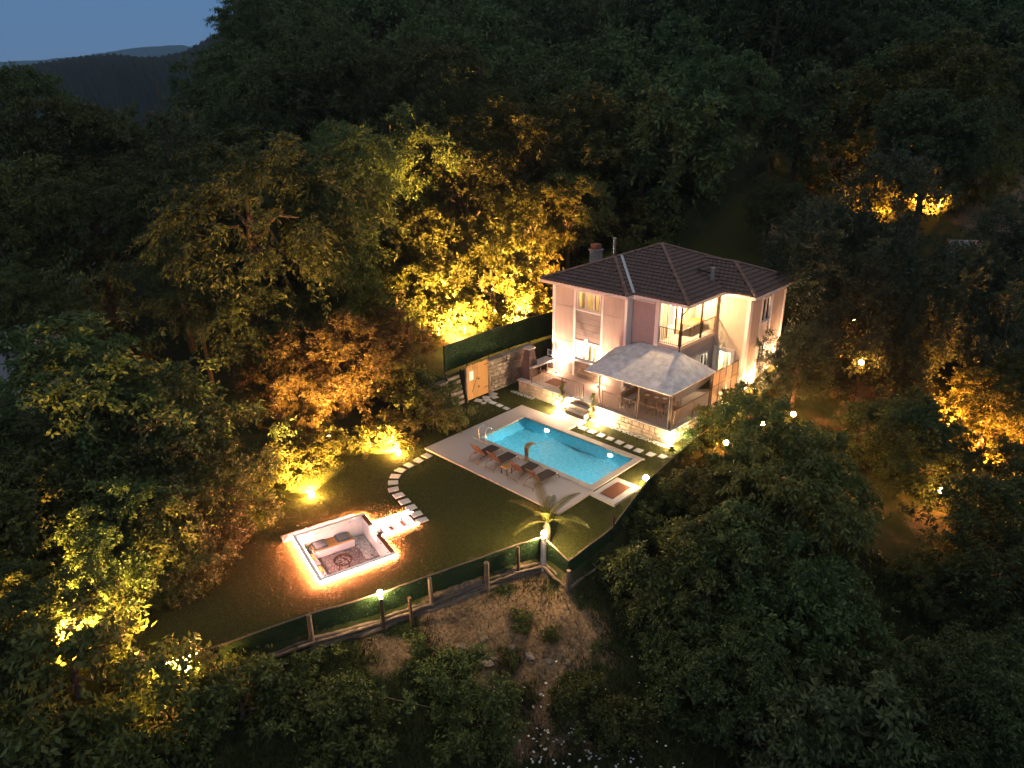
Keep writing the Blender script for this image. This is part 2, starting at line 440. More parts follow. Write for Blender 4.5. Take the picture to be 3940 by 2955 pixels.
def globe_lamp(loc, h, power, label, group=None, color=SOFT, r=0.11):
    """lantern globe on a short post"""
    x, y, z = loc
    t = empty('globe_lamp', (x, y, z), label, 'lamp', group)
    MB().tube([(x, y, z - 0.1), (x, y, z + h)], 0.03, 8).lathe((x, y, z), [(0.09, 0), (0.09, 0.03), (0.035, 0.06)], 12).build('post', M['iron'], t)
    MB().lathe((x, y, z + h), [(r * 0.35, 0), (r * 0.8, r * 0.35), (r, r), (r * 0.8, r * 1.65), (r * 0.3, r * 1.98)], 14).build('globe', lensmat(power, color, r), t, True)
    return t

# ------------------------------------------------------------------ terrain
FENCE = [(-30, -60), (-4, -36), (3.4, -24), (5.1, -18.4), (6.35, -15.1), (7.55, -12.5), (8.1, -10.7), (8.85, -8.4), (9.3, -6.9), (9.85, -5.75), (11.35, -5.9), (11.35, -2.8), (10.25, 1.8), (9.9, 4.9), (9.75, 7.6), (9.7, 12), (9.9, 22), (10.5, 40), (11, 90)]

def sstep(a, b, x):
    t = np.clip((x - a) / (b - a), 0, 1)
    return t * t * (3 - 2 * t)

def fence_sd(x, y):
    """signed distance to the garden edge, positive outside"""
    x = np.asarray(x, dtype=float); y = np.asarray(y, dtype=float)
    best = np.full(np.shape(x), 1e9); inn = np.zeros(np.shape(x), bool)
    loop = FENCE + [(11, 900), (-900, 900), (-900, -60)]
    for i in range(len(loop)):
        (ax, ay), (bx, by) = loop[i], loop[(i + 1) % len(loop)]
        if i < len(FENCE) - 1:
            dx, dy = bx - ax, by - ay
            t = np.clip(((x - ax) * dx + (y - ay) * dy) / (dx * dx + dy * dy), 0, 1)
            best = np.minimum(best, np.hypot(x - ax - t * dx, y - ay - t * dy))
        if ay != by:
            inn ^= ((ay > y) != (by > y)) & (x < (bx - ax) * (y - ay) / (by - ay) + ax)
    return np.where(inn, -best, best)

_w = np.random.default_rng(3)
_WV = [(_w.uniform(0.05, 0.5), _w.uniform(0, 6.28), _w.uniform(0, 6.28)) for _ in range(9)]
def wob(x, y):
    z = np.zeros(np.shape(x))
    for f, a, p in _WV:
        z = z + 0.10 / (0.3 + f) * np.sin(f * (x * math.cos(a) + y * math.sin(a)) * 2 + p)
    return z * 0.35

def H(x, y):
    x = np.asarray(x, dtype=float); y = np.asarray(y, dtype=float)
    zp = -0.08 - 0.032 * np.clip(-3 - y, 0, 12) - 0.05 * np.clip(x - 7, 0, 4) * sstep(4, -3, y)
    s = fence_sd(x, y)
    so = np.clip(s, 0, 60)
    t = sstep(0, 14, y)
    slope = 0.40 * (1 - t) + 0.15 * t
    step = (0.62 * (1 - t) + 0.30 * t) * sstep(0.0, 0.35, s)
    slopez = np.where(so < 14, slope * so, slope * 14 + 0.06 * (so - 14))
    z = zp - step - slopez + wob(x, y) * sstep(0.4, 3, s) * 0.7
    # higher ground behind the retaining wall on the left
    lw = sstep(-4.55, -4.9, x) * sstep(0.5, 1.6, y) * sstep(60, 30, y)
    z = z + lw * (2.0 + 0.05 * np.clip(-6 - x, 0, 14))
    z = z + sstep(-4, -14, x) * sstep(2, -4, y) * (0.04 * np.clip(-4 - x, 0, 40)) + wob(x, y) * sstep(-4, -8, x) * 0.6
    # wooded hillside
    d = -0.693 * (x - 26.46) + 0.721 * (y + 24.87)
    r = 0.721 * (x - 26.46) + 0.693 * (y + 24.87)
    q = r / np.maximum(d, 5)
    lat = sstep(-0.52, -0.22, q)
    z = z + 0.40 * np.clip(d - 61, 0, 170) * lat
    z = z + sstep(0.08, 0.28, q) * 0.30 * np.clip(d - 38, 0, 24)
    z = z - (1 - lat) * 0.14 * np.clip(d - 70, 0, 130)
    return z

def h1(x, y):
    return float(H(np.array([x]), np.array([y]))[0])

PO = np.array([0.57, -12.48]); PW = np.array([0.970, -0.243]); PU = np.array([0.243, 0.970])   # the sunken lounge's own axes
def pit(w, u, z=0.0):
    p = PO + PW * w + PU * u
    return (float(p[0]), float(p[1]), z)

def axis_steps():
    xs = list(np.arange(-8, 16.001, 0.2))
    a = -8.0; st = 0.5
    while a > -900: a -= st; st = min(st * 1.09, 40); xs.insert(0, a)
    a = 16.0; st = 0.4
    while a < 700: a += st; st = min(st * 1.09, 40); xs.append(a)
    ys = list(np.arange(-20, 8.001, 0.2))
    a = -20.0; st = 0.4
    while a > -120: a -= st; st = min(st * 1.12, 20); ys.insert(0, a)
    a = 8.0; st = 0.5
    while a < 900: a += st; st = min(st * 1.08, 40); ys.append(a)
    return np.array(xs), np.array(ys)

gx, gy = axis_steps()
GX, GY = np.meshgrid(gx, gy)
GZ = H(GX, GY)
fs = fence_sd(GX, GY)
lawn = sstep(0.1, -0.2, fs) * sstep(-4.6, -3.6, GX + np.where(GY < 0, 0.8, 0) + wob(GX * 3, GY * 3)) * sstep(-24, -20, GY)
dirt = np.zeros_like(GX)
for (dx, dy, dr, k) in [(9.6, -9.9, 2.4, 1), (11.2, -8.0, 2.4, 1), (10.6, -11.0, 1.6, .8), (12.6, -7.2, 1.7, .9), (12.8, -9.5, 2.0, .9), (8.6, -13.0, 1.3, .7), (14.6, -10.0, 1.2, .7), (13.4, -11.4, 1.2, .7), (11.5, -6.9, 1.2, .9),
                        (2.0, 38.4, 3.2, 1), (1.0, 36.0, 2.6, .9), (-1.5, 50.9, 3.2, .9), (13.8, 51.9, 4.5, 1), (12.8, 58.5, 4.5, .9), (16.2, 17.6, 4.0, .6), (21, 12, 4, .45), (14, 22, 3, .7), (-10, 7, 3, .5)]:
    dirt = np.maximum(dirt, k * sstep(dr * 1.5, dr * 0.15, np.hypot(GX - dx, GY - dy) + 0.5 * np.sin(GX * 2.3 + dy) * np.sin(GY * 2.9 + dx) + 0.35 * np.sin(GX * 5.1) * np.sin(GY * 4.3)))
rows, cols_ = GX.shape
idx = np.arange(rows * cols_).reshape(rows, cols_)
quad = np.stack([idx[:-1, :-1], idx[:-1, 1:], idx[1:, 1:], idx[1:, :-1]], axis=-1)
W_ = (GX - PO[0]) * PW[0] + (GY - PO[1]) * PW[1]
U_ = (GX - PO[0]) * PU[0] + (GY - PO[1]) * PU[1]
hole = ((GX > -0.25) & (GX < 8.25) & (GY > -0.25) & (GY < 4.05)) | ((W_ > 0) & (W_ < 3.85) & (U_ > 0) & (U_ < 3.4)) | ((W_ > 1.0) & (W_ < 2.2) & (U_ > 3.1) & (U_ < 5.35))
cell = hole[:-1, :-1] & hole[:-1, 1:] & hole[1:, 1:] & hole[1:, :-1]
quad = quad[~cell].reshape(-1, 4)
gme = npmesh('ground', np.stack([GX, GY, GZ], -1).reshape(-1, 3), quad, M['earth'], {'lawn': lawn.ravel(), 'dirt': dirt.ravel()}, True)
P(link('ground', gme), kind='structure')

# distant ridges that close the valley at the upper left
def ridge(name, dist, q0, q1, prof, depth, material, bumps, n=420, rowsn=26):
    vs = []
    for j in range(rowsn):
        tt = j / (rowsn - 1)
        for i in range(n):
            q = q0 + (q1 - q0) * i / (n - 1)
            d = dist + depth * tt
            top = np.interp(q, [p[0] for p in prof], [p[1] for p in prof])
            z = 18.1 + top * (dist + 0.9 * depth) * math.sin(min(1, tt * 1.15) * math.pi / 2) - (1 - tt) ** 1.3 * dist * 0.16
            z += bumps * (math.sin(i * 1.7 + j * 2.3) + math.sin(i * 0.63 + j * 1.1) + random.uniform(-1, 1)) * 0.5
            r = q * d
            vs.append((26.46 - 0.693 * d + 0.721 * r, -24.87 + 0.721 * d + 0.693 * r, z))
    fs_ = [(j * n + i, j * n + i + 1, (j + 1) * n + i + 1, (j + 1) * n + i) for j in range(rowsn - 1) for i in range(n - 1)]
    me = npmesh(name, vs, fs_, material, None, False)
    return P(link(name, me), kind='structure')
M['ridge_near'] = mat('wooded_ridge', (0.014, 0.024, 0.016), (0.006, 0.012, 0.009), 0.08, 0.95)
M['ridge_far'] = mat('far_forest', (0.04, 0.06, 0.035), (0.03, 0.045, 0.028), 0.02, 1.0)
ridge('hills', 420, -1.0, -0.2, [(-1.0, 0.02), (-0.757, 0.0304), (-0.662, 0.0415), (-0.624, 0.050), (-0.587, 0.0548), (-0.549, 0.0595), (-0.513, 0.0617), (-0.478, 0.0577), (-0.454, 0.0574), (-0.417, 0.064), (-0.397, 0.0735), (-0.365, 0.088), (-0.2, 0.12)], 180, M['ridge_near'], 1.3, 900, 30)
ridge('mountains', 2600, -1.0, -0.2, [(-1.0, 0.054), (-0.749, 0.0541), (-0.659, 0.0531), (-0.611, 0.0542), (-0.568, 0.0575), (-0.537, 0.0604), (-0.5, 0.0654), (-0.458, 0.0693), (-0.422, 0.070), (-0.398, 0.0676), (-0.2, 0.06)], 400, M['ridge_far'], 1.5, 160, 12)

# ------------------------------------------------------------------ pool
PX, PY = 8.0, 3.8
m = MB()
m.box(-0.2, 0, -0.2, PY + 0.2, -1.75, -0.03).box(PX, PX + 0.2, -0.2, PY + 0.2, -1.75, -0.03)
m.box(0, PX, -0.2, 0, -1.75, -0.03).box(0, PX, PY, PY + 0.2, -1.75, -0.03).box(0, PX, 0, PY, -1.75, -1.5)
pool = m.build('pool', M['mosaic'])
P(pool, 'rectangular blue tiled swimming pool lit from underwater', 'pool')
# coping stones, each its own piece
def coping(x0, x1, y0, y1):
    MB().bbox(x0 + 0.004, x1 - 0.004, y0 + 0.004, y1 - 0.004, -0.029, 0.035, 0.008).build('coping_stone', M['coping'], pool)
nx = 16
for i in range(nx):
    a, b = i * PX / nx, (i + 1) * PX / nx
    coping(a, b, -0.32, 0.03); coping(a, b, PY - 0.03, PY + 0.32)
for i in range(8):
    a, b = -0.32 + i * (PY + 0.64) / 8, -0.32 + (i + 1) * (PY + 0.64) / 8
    coping(-0.32, 0.0, a, b); coping(PX, PX + 0.4, a, b)
# water sheet with small ripples
wx = np.linspace(0, PX, 181); wy = np.linspace(0, PY, 87)
WX, WY = np.meshgrid(wx, wy)
WZ = -0.10 + 0.012 * np.sin(WX * 2.6 + WY * 1.9) * np.sin(WY * 2.1 - WX) + 0.010 * np.sin(WX * 5.1 + np.sin(WY * 3.3)) * np.sin(WY * 4.3 + 1) + 0.006 * np.sin(WX * 11 + WY * 7) + 0.003 * np.sin(WX * 23 + 3 * np.sin(WY * 9)) * np.sin(WY * 19 + 2 * np.sin(WX * 7))
wi = np.arange(WX.size).reshape(WX.shape)
wq = np.stack([wi[:-1, :-1], wi[:-1, 1:], wi[1:, 1:], wi[1:, :-1]], -1).reshape(-1, 4)
P(link('water', npmesh('water', np.stack([WX, WY, WZ], -1).reshape(-1, 3), wq, M['water'], None, True)), kind='structure')
for i, (lx, w) in enumerate([(1.83, 'left'), (6.5, 'right')]):
    t = empty('pool_light', (lx, PY, -0.5), 'round white underwater lamp at the %s end of the pool back wall' % ('house step' if i == 0 else 'pump hatch'), 'pool light', 'underwater pool lamps')
    MB().lathe((lx, PY - 0.002, -0.5), [(0.24, 0), (0.24, 0.02), (0.19, 0.03)], 16, (0, -1, 0)).build('bezel', M['steel'], t)
    MB().lathe((lx, PY - 0.033, -0.5), [(0.19, 0), (0.16, 0.02), (0.05, 0.035)], 16, (0, -1, 0)).build('lens', M['lensw'], t, True)
    light('SPOT', (lx, PY - 0.1, -0.5), 430, (0.84, 1.0, 0.97), t, (lx, PY - 3, -1.5), 0.1, 165, 0.5)
# deck, one cast slab in four butting pieces
dk = MB()
dk.box(-1.40, 8.42, -3.04, -0.325, -0.20, 0.0).box(-1.40, -0.325, -0.325, 5.02, -0.20, 0.0).box(-0.325, 3.05, PY + 0.325, 5.02, -0.20, 0.0).box(3.05, 8.42, PY + 0.325, PY + 0.42, -0.20, 0.0)
P(dk.build('pool_deck', M['deck']), kind='structure')
eb = P(MB().box(8.22, 8.36, -3.0, -0.33, -0.95, -0.205).build('deck_footing', M['mortar']), kind='structure')
y = -3.0
while y < -0.5:
    w = random.uniform(0.28, 0.46)
    zt = -0.205
    for zb in (0.2, 0.2, 0.24):
        MB().bbox(8.37, 8.40 + random.uniform(0.0, 0.05), y + 0.015, min(y + w - 0.015, -0.35), zt - zb + 0.015, zt - 0.01, 0.01).build('stone', M['tstone'], eb)
        zt -= zb
    y += w
# step stones between the lawn and the terrace stair
P(MB().box(0.95, 3.15, 5.03, 5.88, -0.2, 0.0).build('landing', M['slab']), kind='structure')

# ladder
t = empty('pool_ladder', (0.42, 0.0, 0.03), 'stainless pool ladder with two curved handrails at the left pool corner', 'ladder')
for x in (0.16, 0.70):
    pts = [(x, -0.25, 0.0)] + [(x, -0.02 - 0.24 * math.cos(a), 0.62 + 0.24 * math.sin(a)) for a in [k * math.pi / 8 for k in range(9)]] + [(x, 0.22, 0.2), (x, 0.10, -0.25), (x, 0.08, -1.0)]
    MB().tube(pts, 0.024, 8).build('handrail', M['steel'], t, True)
for z in (-0.35, -0.62, -0.9):
    MB().box(0.18, 0.68, 0.05, 0.14, z, z + 0.03).build('rung', M['steel'], t)
# curved waterfall spout
t = MB()
n = 14
pr = []
for i in range(n + 1):
    a = i / n
    yy = -0.26 + 0.62 * max(0, a - 0.42) ** 1.35 * 2.1
    zz = 0.03 + 0.92 * math.sin(min(1, a * 1.35) * math.pi / 2) - 0.26 * max(0, a - 0.62) ** 1.2 * 1.2
    w = 0.10 + 0.11 * a
    pr.append((yy, zz, w))
vs = []; fcs = []
for (yy, zz, w) in pr:
    vs += [(3.87 - w, yy, zz), (3.87 + w, yy, zz), (3.87 + w, yy - 0.05, zz + 0.015), (3.87 - w, yy - 0.05, zz + 0.015)]
for i in range(n):
    for k in range(4):
        fcs.append((i * 4 + k, i * 4 + (k + 1) % 4, i * 4 + 4 + (k + 1) % 4, i * 4 + 4 + k))
fcs += [(0, 1, 2, 3), (n * 4 + 3, n * 4 + 2, n * 4 + 1, n * 4)]
sp = t.add(vs, fcs).build('waterfall_spout', M['brass'])
P(sp, 'bronze curved waterfall spout on the near pool edge', 'waterfall spout')
MB().box(3.66, 4.08, -0.36, -0.2, 0.03, 0.05).build('base_plate', M['steel'], sp)

# ------------------------------------------------------------------ loungers (head at -y, feet towards the pool)
def make_lounger():
    r = empty('sun_lounger', (0, 0, 0))
    W = 0.34
    for s in (-1, 1):
        MB().tube([(s * W, 0.95, 0.0), (s * W, 0.93, 0.12), (s * W, 0.86, 0.25), (s * W, 0.74, 0.31), (s * W, 0.2, 0.30), (s * W, -0.6, 0.31)], 0.019, 6).build('side_rail', M['brownm'], r)
        MB().tube([(s * W, -0.02, 0.30), (s * W, -0.5, 0.34), (s * W, -0.78, 0.30), (s * W, -0.95, 0.15), (s * W, -1.02, 0.0)], 0.019, 6).build('leg', M['brownm'], r)
    MB().tube([(-W, -0.97, 0.12), (W, -0.97, 0.12)], 0.014, 6).tube([(-W, 0.9, 0.2), (W, 0.9, 0.2)], 0.014, 6).tube([(-W, -0.55, 0.31), (W, -0.55, 0.31)], 0.014, 6).build('crossbar', M['brownm'], r)
    b = MB()
    nseg = 12
    for i in range(nseg):                                       # sling seat, sagging a little
        y0, y1 = -0.42 + i * 1.22 / nseg, -0.42 + (i + 1) * 1.22 / nseg
        z0 = 0.325 - 0.03 * math.sin(math.pi * i / nseg); z1 = 0.325 - 0.03 * math.sin(math.pi * (i + 1) / nseg)
        b.add([(-W + .02, y0, z0), (W - .02, y0, z0), (W - .02, y1, z1), (-W + .02, y1, z1), (-W + .02, y0, z0 - .012), (W - .02, y0, z0 - .012), (W - .02, y1, z1 - .012), (-W + .02, y1, z1 - .012)],
              [(0, 1, 2, 3), (7, 6, 5, 4), (0, 4, 5, 1), (2, 6, 7, 3), (1, 5, 6, 2), (3, 7, 4, 0)])
    b.build('seat', M['sling'], r)
    a0 = Vector((0, -0.42, 0.33)); a1 = Vector((0, -0.86, 1.0))
    MB().obox((a0 + a1) / 2, (1, 0, 0), (a1 - a0), Vector((1, 0, 0)).cross(a1 - a0), W - 0.02, (a1 - a0).length / 2, 0.008).build('backrest', M['sling'], r)
    f = MB()
    for s in (-1, 1): f.tube([a0 + Vector((s * W, 0, 0)), a1 + Vector((s * W, 0, 0))], 0.018, 6)
    f.tube([a1 + Vector((-W, 0, 0)), a1 + Vector((W, 0, 0))], 0.018, 6)
    f.build('back_frame', M['brownm'], r)
    return r
lng = make_lounger()
for i, (x, l) in enumerate([(1.88, 'brown sling lounger nearest the pool ladder'), (3.13, 'brown sling lounger beside the waterfall spout'),
                            (4.78, 'brown sling lounger just past the small side table'), (5.95, 'brown sling lounger farthest from the ladder, nearest the pump hatch')]):
    o = lng if i == 0 else copy_tree(lng)
    o.location = (x, -1.40, 0.0); o.rotation_euler = (0, 0, R([1.5, -1.0, 2.0, -2.5][i]))
    P(o, l, 'sun lounger', 'loungers beside the pool')
t = empty('side_table', (4.0, -1.95, 0), 'small honey brown side table between the two pairs of loungers', 'table')
MB().bbox(3.76, 4.24, -2.2, -1.75, 0.40, 0.44).build('table_top', M['wood'], t)
for dx in (-0.2, 0.2):
    for dy in (-0.18, 0.18):
        MB().box(4.0 + dx - .025, 4.0 + dx + .025, -1.975 + dy - .025, -1.975 + dy + .025, 0, 0.40).build('leg', M['iron'], t)

# pump hatch beside the pool
t = empty('pump_hatch', (9.2, 0.4, -0.25), 'square stone pump hatch with a red brown coir lid beside the pool', 'pump hatch')
hb = MB()
HX0, HX1, HY0, HY1 = 8.46, 9.92, -0.62, 1.62
hb.bbox(HX0, HX1, HY0, HY0 + 0.36, -0.6, -0.03).bbox(HX0, HX1, HY1 - 0.36, HY1, -0.6, -0.03).bbox(HX0, HX0 + 0.3, HY0 + 0.36, HY1 - 0.36, -0.6, -0.03).bbox(HX1 - 0.36, HX1, HY0 + 0.36, HY1 - 0.36, -0.6, -0.03)
hb.build('stone_border', M['slab'], t)
MB().bbox(HX0 + 0.32, HX1 - 0.38, HY0 + 0.38, HY1 - 0.38, -0.3, 0.0).build('lid', M['coir'], t)

# stepping stones
def stepstones(lst, labels, group, w=0.52, l=0.40):
    for (x, y, a), lb in zip(lst, labels):
        z = h1(x, y)
        o = empty('stepping_stone', (x, y, z), lb, 'stepping stone', group, R(a))
        b = MB()
        jt = lambda: random.uniform(-0.02, 0.02)
        c = [(-w / 2 + jt(), -l / 2 + jt()), (w / 2 + jt(), -l / 2 + jt()), (w / 2 + jt(), l / 2 + jt()), (-w / 2 + jt(), l / 2 + jt())]
        b.add([(*p, -0.08) for p in c] + [(*p, 0.03) for p in c] + [(p[0] * .96, p[1] * .96, 0.042) for p in c],
              [(0, 1, 5, 4), (1, 2, 6, 5), (2, 3, 7, 6), (3, 0, 4, 7), (4, 5, 9, 8), (5, 6, 10, 9), (6, 7, 11, 10), (7, 4, 8, 11), (8, 9, 10, 11)])
        b.build('slab', M['paver'], o, local=True)
curve = [(-0.69, -3.46), (-0.67, -4.1), (-0.64, -4.76), (-0.57, -5.4), (-0.3, -5.97), (0.13, -6.43), (0.68, -6.82), (1.32, -7.0), (2.0, -7.16), (2.65, -7.28), (3.3, -7.45), (3.9, -7.62)]
cl = []
for i, (x, y) in enumerate(curve):
    a, b = curve[max(0, i - 1)], curve[min(len(curve) - 1, i + 1)]
    cl.append((x, y, math.degrees(math.atan2(b[1] - a[1], b[0] - a[0])) + 90))
ordn = ['first', 'second', 'third', 'fourth', 'fifth', 'sixth', 'seventh', 'eighth', 'ninth', 'tenth', 'eleventh', 'twelfth']
stepstones(cl, ['%s square stepping stone of the curved lawn path counted from the pool deck' % ordn[i] for i in range(12)], 'stepping stones of the curved lawn path')
row = [(3.52, 5.05), (4.21, 5.06), (4.9, 5.02), (5.54, 5.02), (6.2, 4.99), (6.9, 4.92), (7.58, 4.9), (8.33, 4.98), (8.95, 5.2)]
stepstones([(x, y, random.uniform(-6, 6)) for x, y in row], ['%s square stepping stone from the stair in the row under the terrace wall' % ordn[i] for i in range(9)], 'stepping stones under the terrace wall', 0.42, 0.42)
stepstones([(-3.12, 4.1, 5), (-2.51, 4.09, -4), (-1.86, 4.06, 3)], ['white stepping stone %s' % s for s in ('nearest the wooden gate', 'midway between the gate and the pool deck', 'touching the pool deck corner by the gate')], 'stepping stones from the gate', 0.44, 0.34)
# crazy paving pieces at the gate foot
for i, (x, y, a, w, l, s) in enumerate([(-4.08, 3.75, 20, .5, .42, 'at its left front'), (-3.7, 4.2, 70, .44, .5, 'at its centre front'), (-4.1, 4.45, 40, .5, .36, 'close under the middle of the gate'), (-3.75, 4.85, -10, .5, .4, 'at its right front'), (-4.1, 5.15, 15, .46, .5, 'at its right end by the stone wall'), (-3.55, 3.7, 50, .34, .3, 'farthest left from the gate')]):
    stepstones([(x, y, a)], ['irregular white paving piece before the wooden gate, ' + s], 'paving pieces at the gate', w, l)

# ------------------------------------------------------------------ stones for walls: six shared shapes, each stone its own object
STONES = []
for k in range(6):
    b = MB()
    j = lambda s=0.13: random.uniform(-s, s)
    ring0 = [(-.5 + j(.02), 0, -.5 + j(.02)), (.5 + j(.02), 0, -.5 + j(.02)), (.5 + j(.02), 0, .5 + j(.02)), (-.5 + j(.02), 0, .5 + j(.02))]
    ring1 = [(-.47 + j(.05), -.7, -.45 + j(.06)), (0 + j(.2), -.75, -.5 + j(.03)), (.46 + j(.05), -.7, -.44 + j(.06)), (.48 + j(.03), -.72, j(.2)), (.45 + j(.06), -.7, .45 + j(.05)), (j(.2), -.75, .49 + j(.03)), (-.46 + j(.05), -.7, .45 + j(.05)), (-.49 + j(.02), -.72, j(.2))]
    ring2 = [(x * .72, -1 + j(.12), z * .72) for (x, y, z) in ring1]
    vs = ring0 + ring1 + ring2
    fc = [(0, 1, 6, 5, 4), (1, 2, 8, 7, 6), (2, 3, 10, 9, 8), (3, 0, 4, 11, 10)]
    for q in range(8):
        fc.append((4 + q, 4 + (q + 1) % 8, 12 + (q + 1) % 8, 12 + q))
    fc.append(tuple(12 + q for q in range(8)))
    me = bpy.data.meshes.new('stone'); me.from_pydata(vs, [], fc)
    STONES.append(me)
def stonework(parent, org, udir, ndir, ulen, z0, z1, cw, ch, material, prot=0.07, joint=0.03, skip=None, ztop=None):
    """courses of uneven stones on the plane through org along udir, facing ndir"""
    base = rootloc(parent)
    key = material.name
    z = z0
    ud = Vector(udir).normalized(); nn = Vector(ndir).normalized()
    rot = Matrix((ud, -nn, Vector((0, 0, 1)))).transposed().to_4x4()
    cnt = 0
    while z < z1 - 0.06:
        h = min(ch * random.uniform(0.75, 1.3), z1 - z)
        if z1 - z - h < 0.09: h = z1 - z
        u = -random.uniform(0, cw * 0.6)
        while u < ulen - 0.05:
            w = cw * random.uniform(0.6, 1.45)
            ua, ub = max(0, u), min(ulen, u + w)
            u += w
            if ub - ua < 0.10: continue
            if skip and skip((ua + ub) / 2, z + h / 2): continue
            me = random.choice(STONES)
            kk = (me.name, key)
            if kk not in STONEMESH:
                c = me.copy(); c.name = 'stone'; c.materials.append(material); STONEMESH[kk] = c
            p = Vector(org) + ud * ((ua + ub) / 2)
            o = bpy.data.objects.new('stone', STONEMESH[kk]); col.objects.link(o)
            o.parent = parent
            o.matrix_local = Matrix.Translation(Vector((p.x, p.y, z + h / 2)) - base) @ rot @ Matrix.Diagonal((ub - ua - joint, prot * random.uniform(0.6, 1.4), h - joint, 1))
            cnt += 1
        z += h
    return cnt
STONEMESH = {}

# ------------------------------------------------------------------ terrace
TZ = 0.85
ter = MB()
ter.box(-3.1, 1.45, 6.58, 9.58, -0.4, TZ - 0.06).box(1.45, 2.95, 6.58, 9.58, -0.4, TZ - 0.06).box(2.95, 8.5, 6.58, 14.3, -0.4, TZ - 0.06)
terrace = P(ter.build('terrace', M['mortar']), 'raised stone faced terrace in front of the villa', 'terrace')
fl = MB()
fl.box(-3.1, 3.15, 6.62, 9.6, TZ - 0.058, TZ).box(3.15, 8.5, 6.62, 10.1, TZ - 0.058, TZ).box(6.6, 8.5, 10.1, 14.34, TZ - 0.058, TZ).build('paving', M['terr'], terrace)
stonework(terrace, (-3.1, 6.575, 0), (1, 0, 0), (0, -1, 0), 11.6, -0.35, TZ - 0.10, 0.36, 0.26, M['tstone'], 0.05, 0.018, lambda u, z: 4.6 < u < 5.95)
stonework(terrace, (8.505, 6.58, 0), (0, 1, 0), (1, 0, 0), 7.7, -0.6, TZ - 0.10, 0.42, 0.28, M['tstone'], 0.05, 0.018)
stonework(terrace, (-3.105, 9.58, 0), (0, -1, 0), (-1, 0, 0), 3.0, -0.2, TZ - 0.10, 0.4, 0.28, M['tstone'], 0.05, 0.02)
for (a, b) in [(-3.18, -1.2), (-1.2, 1.42), (2.98, 4.9), (4.9, 6.8), (6.8, 8.58)]:
    MB().bbox(a + .004, b - .004, 6.46, 6.90, TZ - 0.055, TZ + 0.018, 0.01).build('coping_stone', M['slab'], terrace)
for k in range(4):
    MB().bbox(8.30, 8.60, 6.91 + k * 1.85, 6.90 + (k + 1) * 1.85, TZ - 0.055, TZ + 0.018, 0.01).build('coping_stone', M['slab'], terrace)
# stair up to the terrace
st = empty('terrace_steps', (2.2, 6.2, 0), 'pale stone steps leading from the pool to the terrace', 'steps')
MB().box(1.47, 2.93, 5.90, 6.57, -0.2, 0.24).build('riser_block', M['mortar'], st)
MB().box(1.47, 2.93, 6.22, 6.57, 0.242, 0.52).build('riser_block', M['mortar'], st)
MB().bbox(1.44, 2.96, 5.87, 6.215, 0.242, 0.29, 0.01).build('tread', M['slab'], st)
MB().bbox(1.44, 2.96, 6.20, 6.56, 0.522, 0.57, 0.01).build('tread', M['slab'], st)
MB().bbox(1.44, 2.96, 6.57, 6.91, TZ - 0.05, TZ + 0.012, 0.01).build('tread', M['slab'], st)
# pebbles along the wall foot
def pebbles(name, pts_fn, n, r0, r1, material, label=None, kind='stuff', parent=None):
    vs = []; fc = []
    oct_ = np.array([(1, 0, 0), (-1, 0, 0), (0, 1, 0), (0, -1, 0), (0, 0, 1), (0, 0, -1)], float)
    of = [(0, 2, 4), (2, 1, 4), (1, 3, 4), (3, 0, 4), (2, 0, 5), (1, 2, 5), (3, 1, 5), (0, 3, 5)]
    V = []; F = []
    for i in range(n):
        x, y, z = pts_fn()
        s = random.uniform(r0, r1)
        a = random.uniform(0, 6.28)
        sx, sy, sz = s * random.uniform(.8, 1.3), s * random.uniform(.7, 1.1), s * random.uniform(.45, .8)
        ca, sa = math.cos(a), math.sin(a)
        p = oct_ * (sx, sy, sz) * rng.uniform(.8, 1.15, (6, 1))
        q = np.stack([p[:, 0] * ca - p[:, 1] * sa + x, p[:, 0] * sa + p[:, 1] * ca + y, p[:, 2] + z], -1)
        V.append(q); F.append(np.array(of) + 6 * i)
    me = npmesh(name, np.concatenate(V), np.concatenate(F), material)
    o = link(name, me)
    if parent:
        o.parent = parent; o.location = -rootloc(parent)
    o['kind'] = kind
    return o
def _wf():
    x = random.uniform(3.1, 8.6) if random.random() < .75 else random.uniform(-3.6, -1.6)
    y = random.uniform(6.2, 6.52)
    return x, y, h1(x, y) + 0.02
pebbles('pebbles', _wf, 900, 0.02, 0.055, M['paver'])

# ------------------------------------------------------------------ railings
def railing(pts, label, h=1.05, gap=0.115, name='railing', mt='brownm', group='brown metal terrace railings', base=TZ):
    t = empty(name, (pts[0][0], pts[0][1], base), label, 'railing', group)
    for (ax, ay), (bx, by) in zip(pts[:-1], pts[1:]):
        L = math.hypot(bx - ax, by - ay)
        MB().bar((ax, ay, base + h), (bx, by, base + h), 0.05, 0.03).build('handrail', M[mt], t)
        MB().bar((ax, ay, base + 0.09), (bx, by, base + 0.09), 0.03, 0.025).build('bottom_rail', M[mt], t)
        n = int(L / gap)
        for i in range(1, n):
            x, y = ax + (bx - ax) * i / n, ay + (by - ay) * i / n
            MB().box(x - .007, x + .007, y - .007, y + .007, base + 0.10, base + h - 0.016).build('baluster', M[mt], t)
    for (x, y) in pts:
        MB().box(x - .028, x + .028, y - .028, y + .028, base + 0.02, base + h + 0.035).build('post', M[mt], t)
    return t
railing([(-2.05, 6.66), (0.55, 6.66), (2.25, 6.66)], 'brown metal railing left of the terrace steps')
railing([(3.68, 6.66), (6.1, 6.66), (8.32, 6.66)], 'brown metal railing right of the terrace steps under the gazebo')
railing([(8.44, 6.95), (8.44, 9.0), (8.44, 10.95)], 'brown metal railing along the right terrace edge under the gazebo')
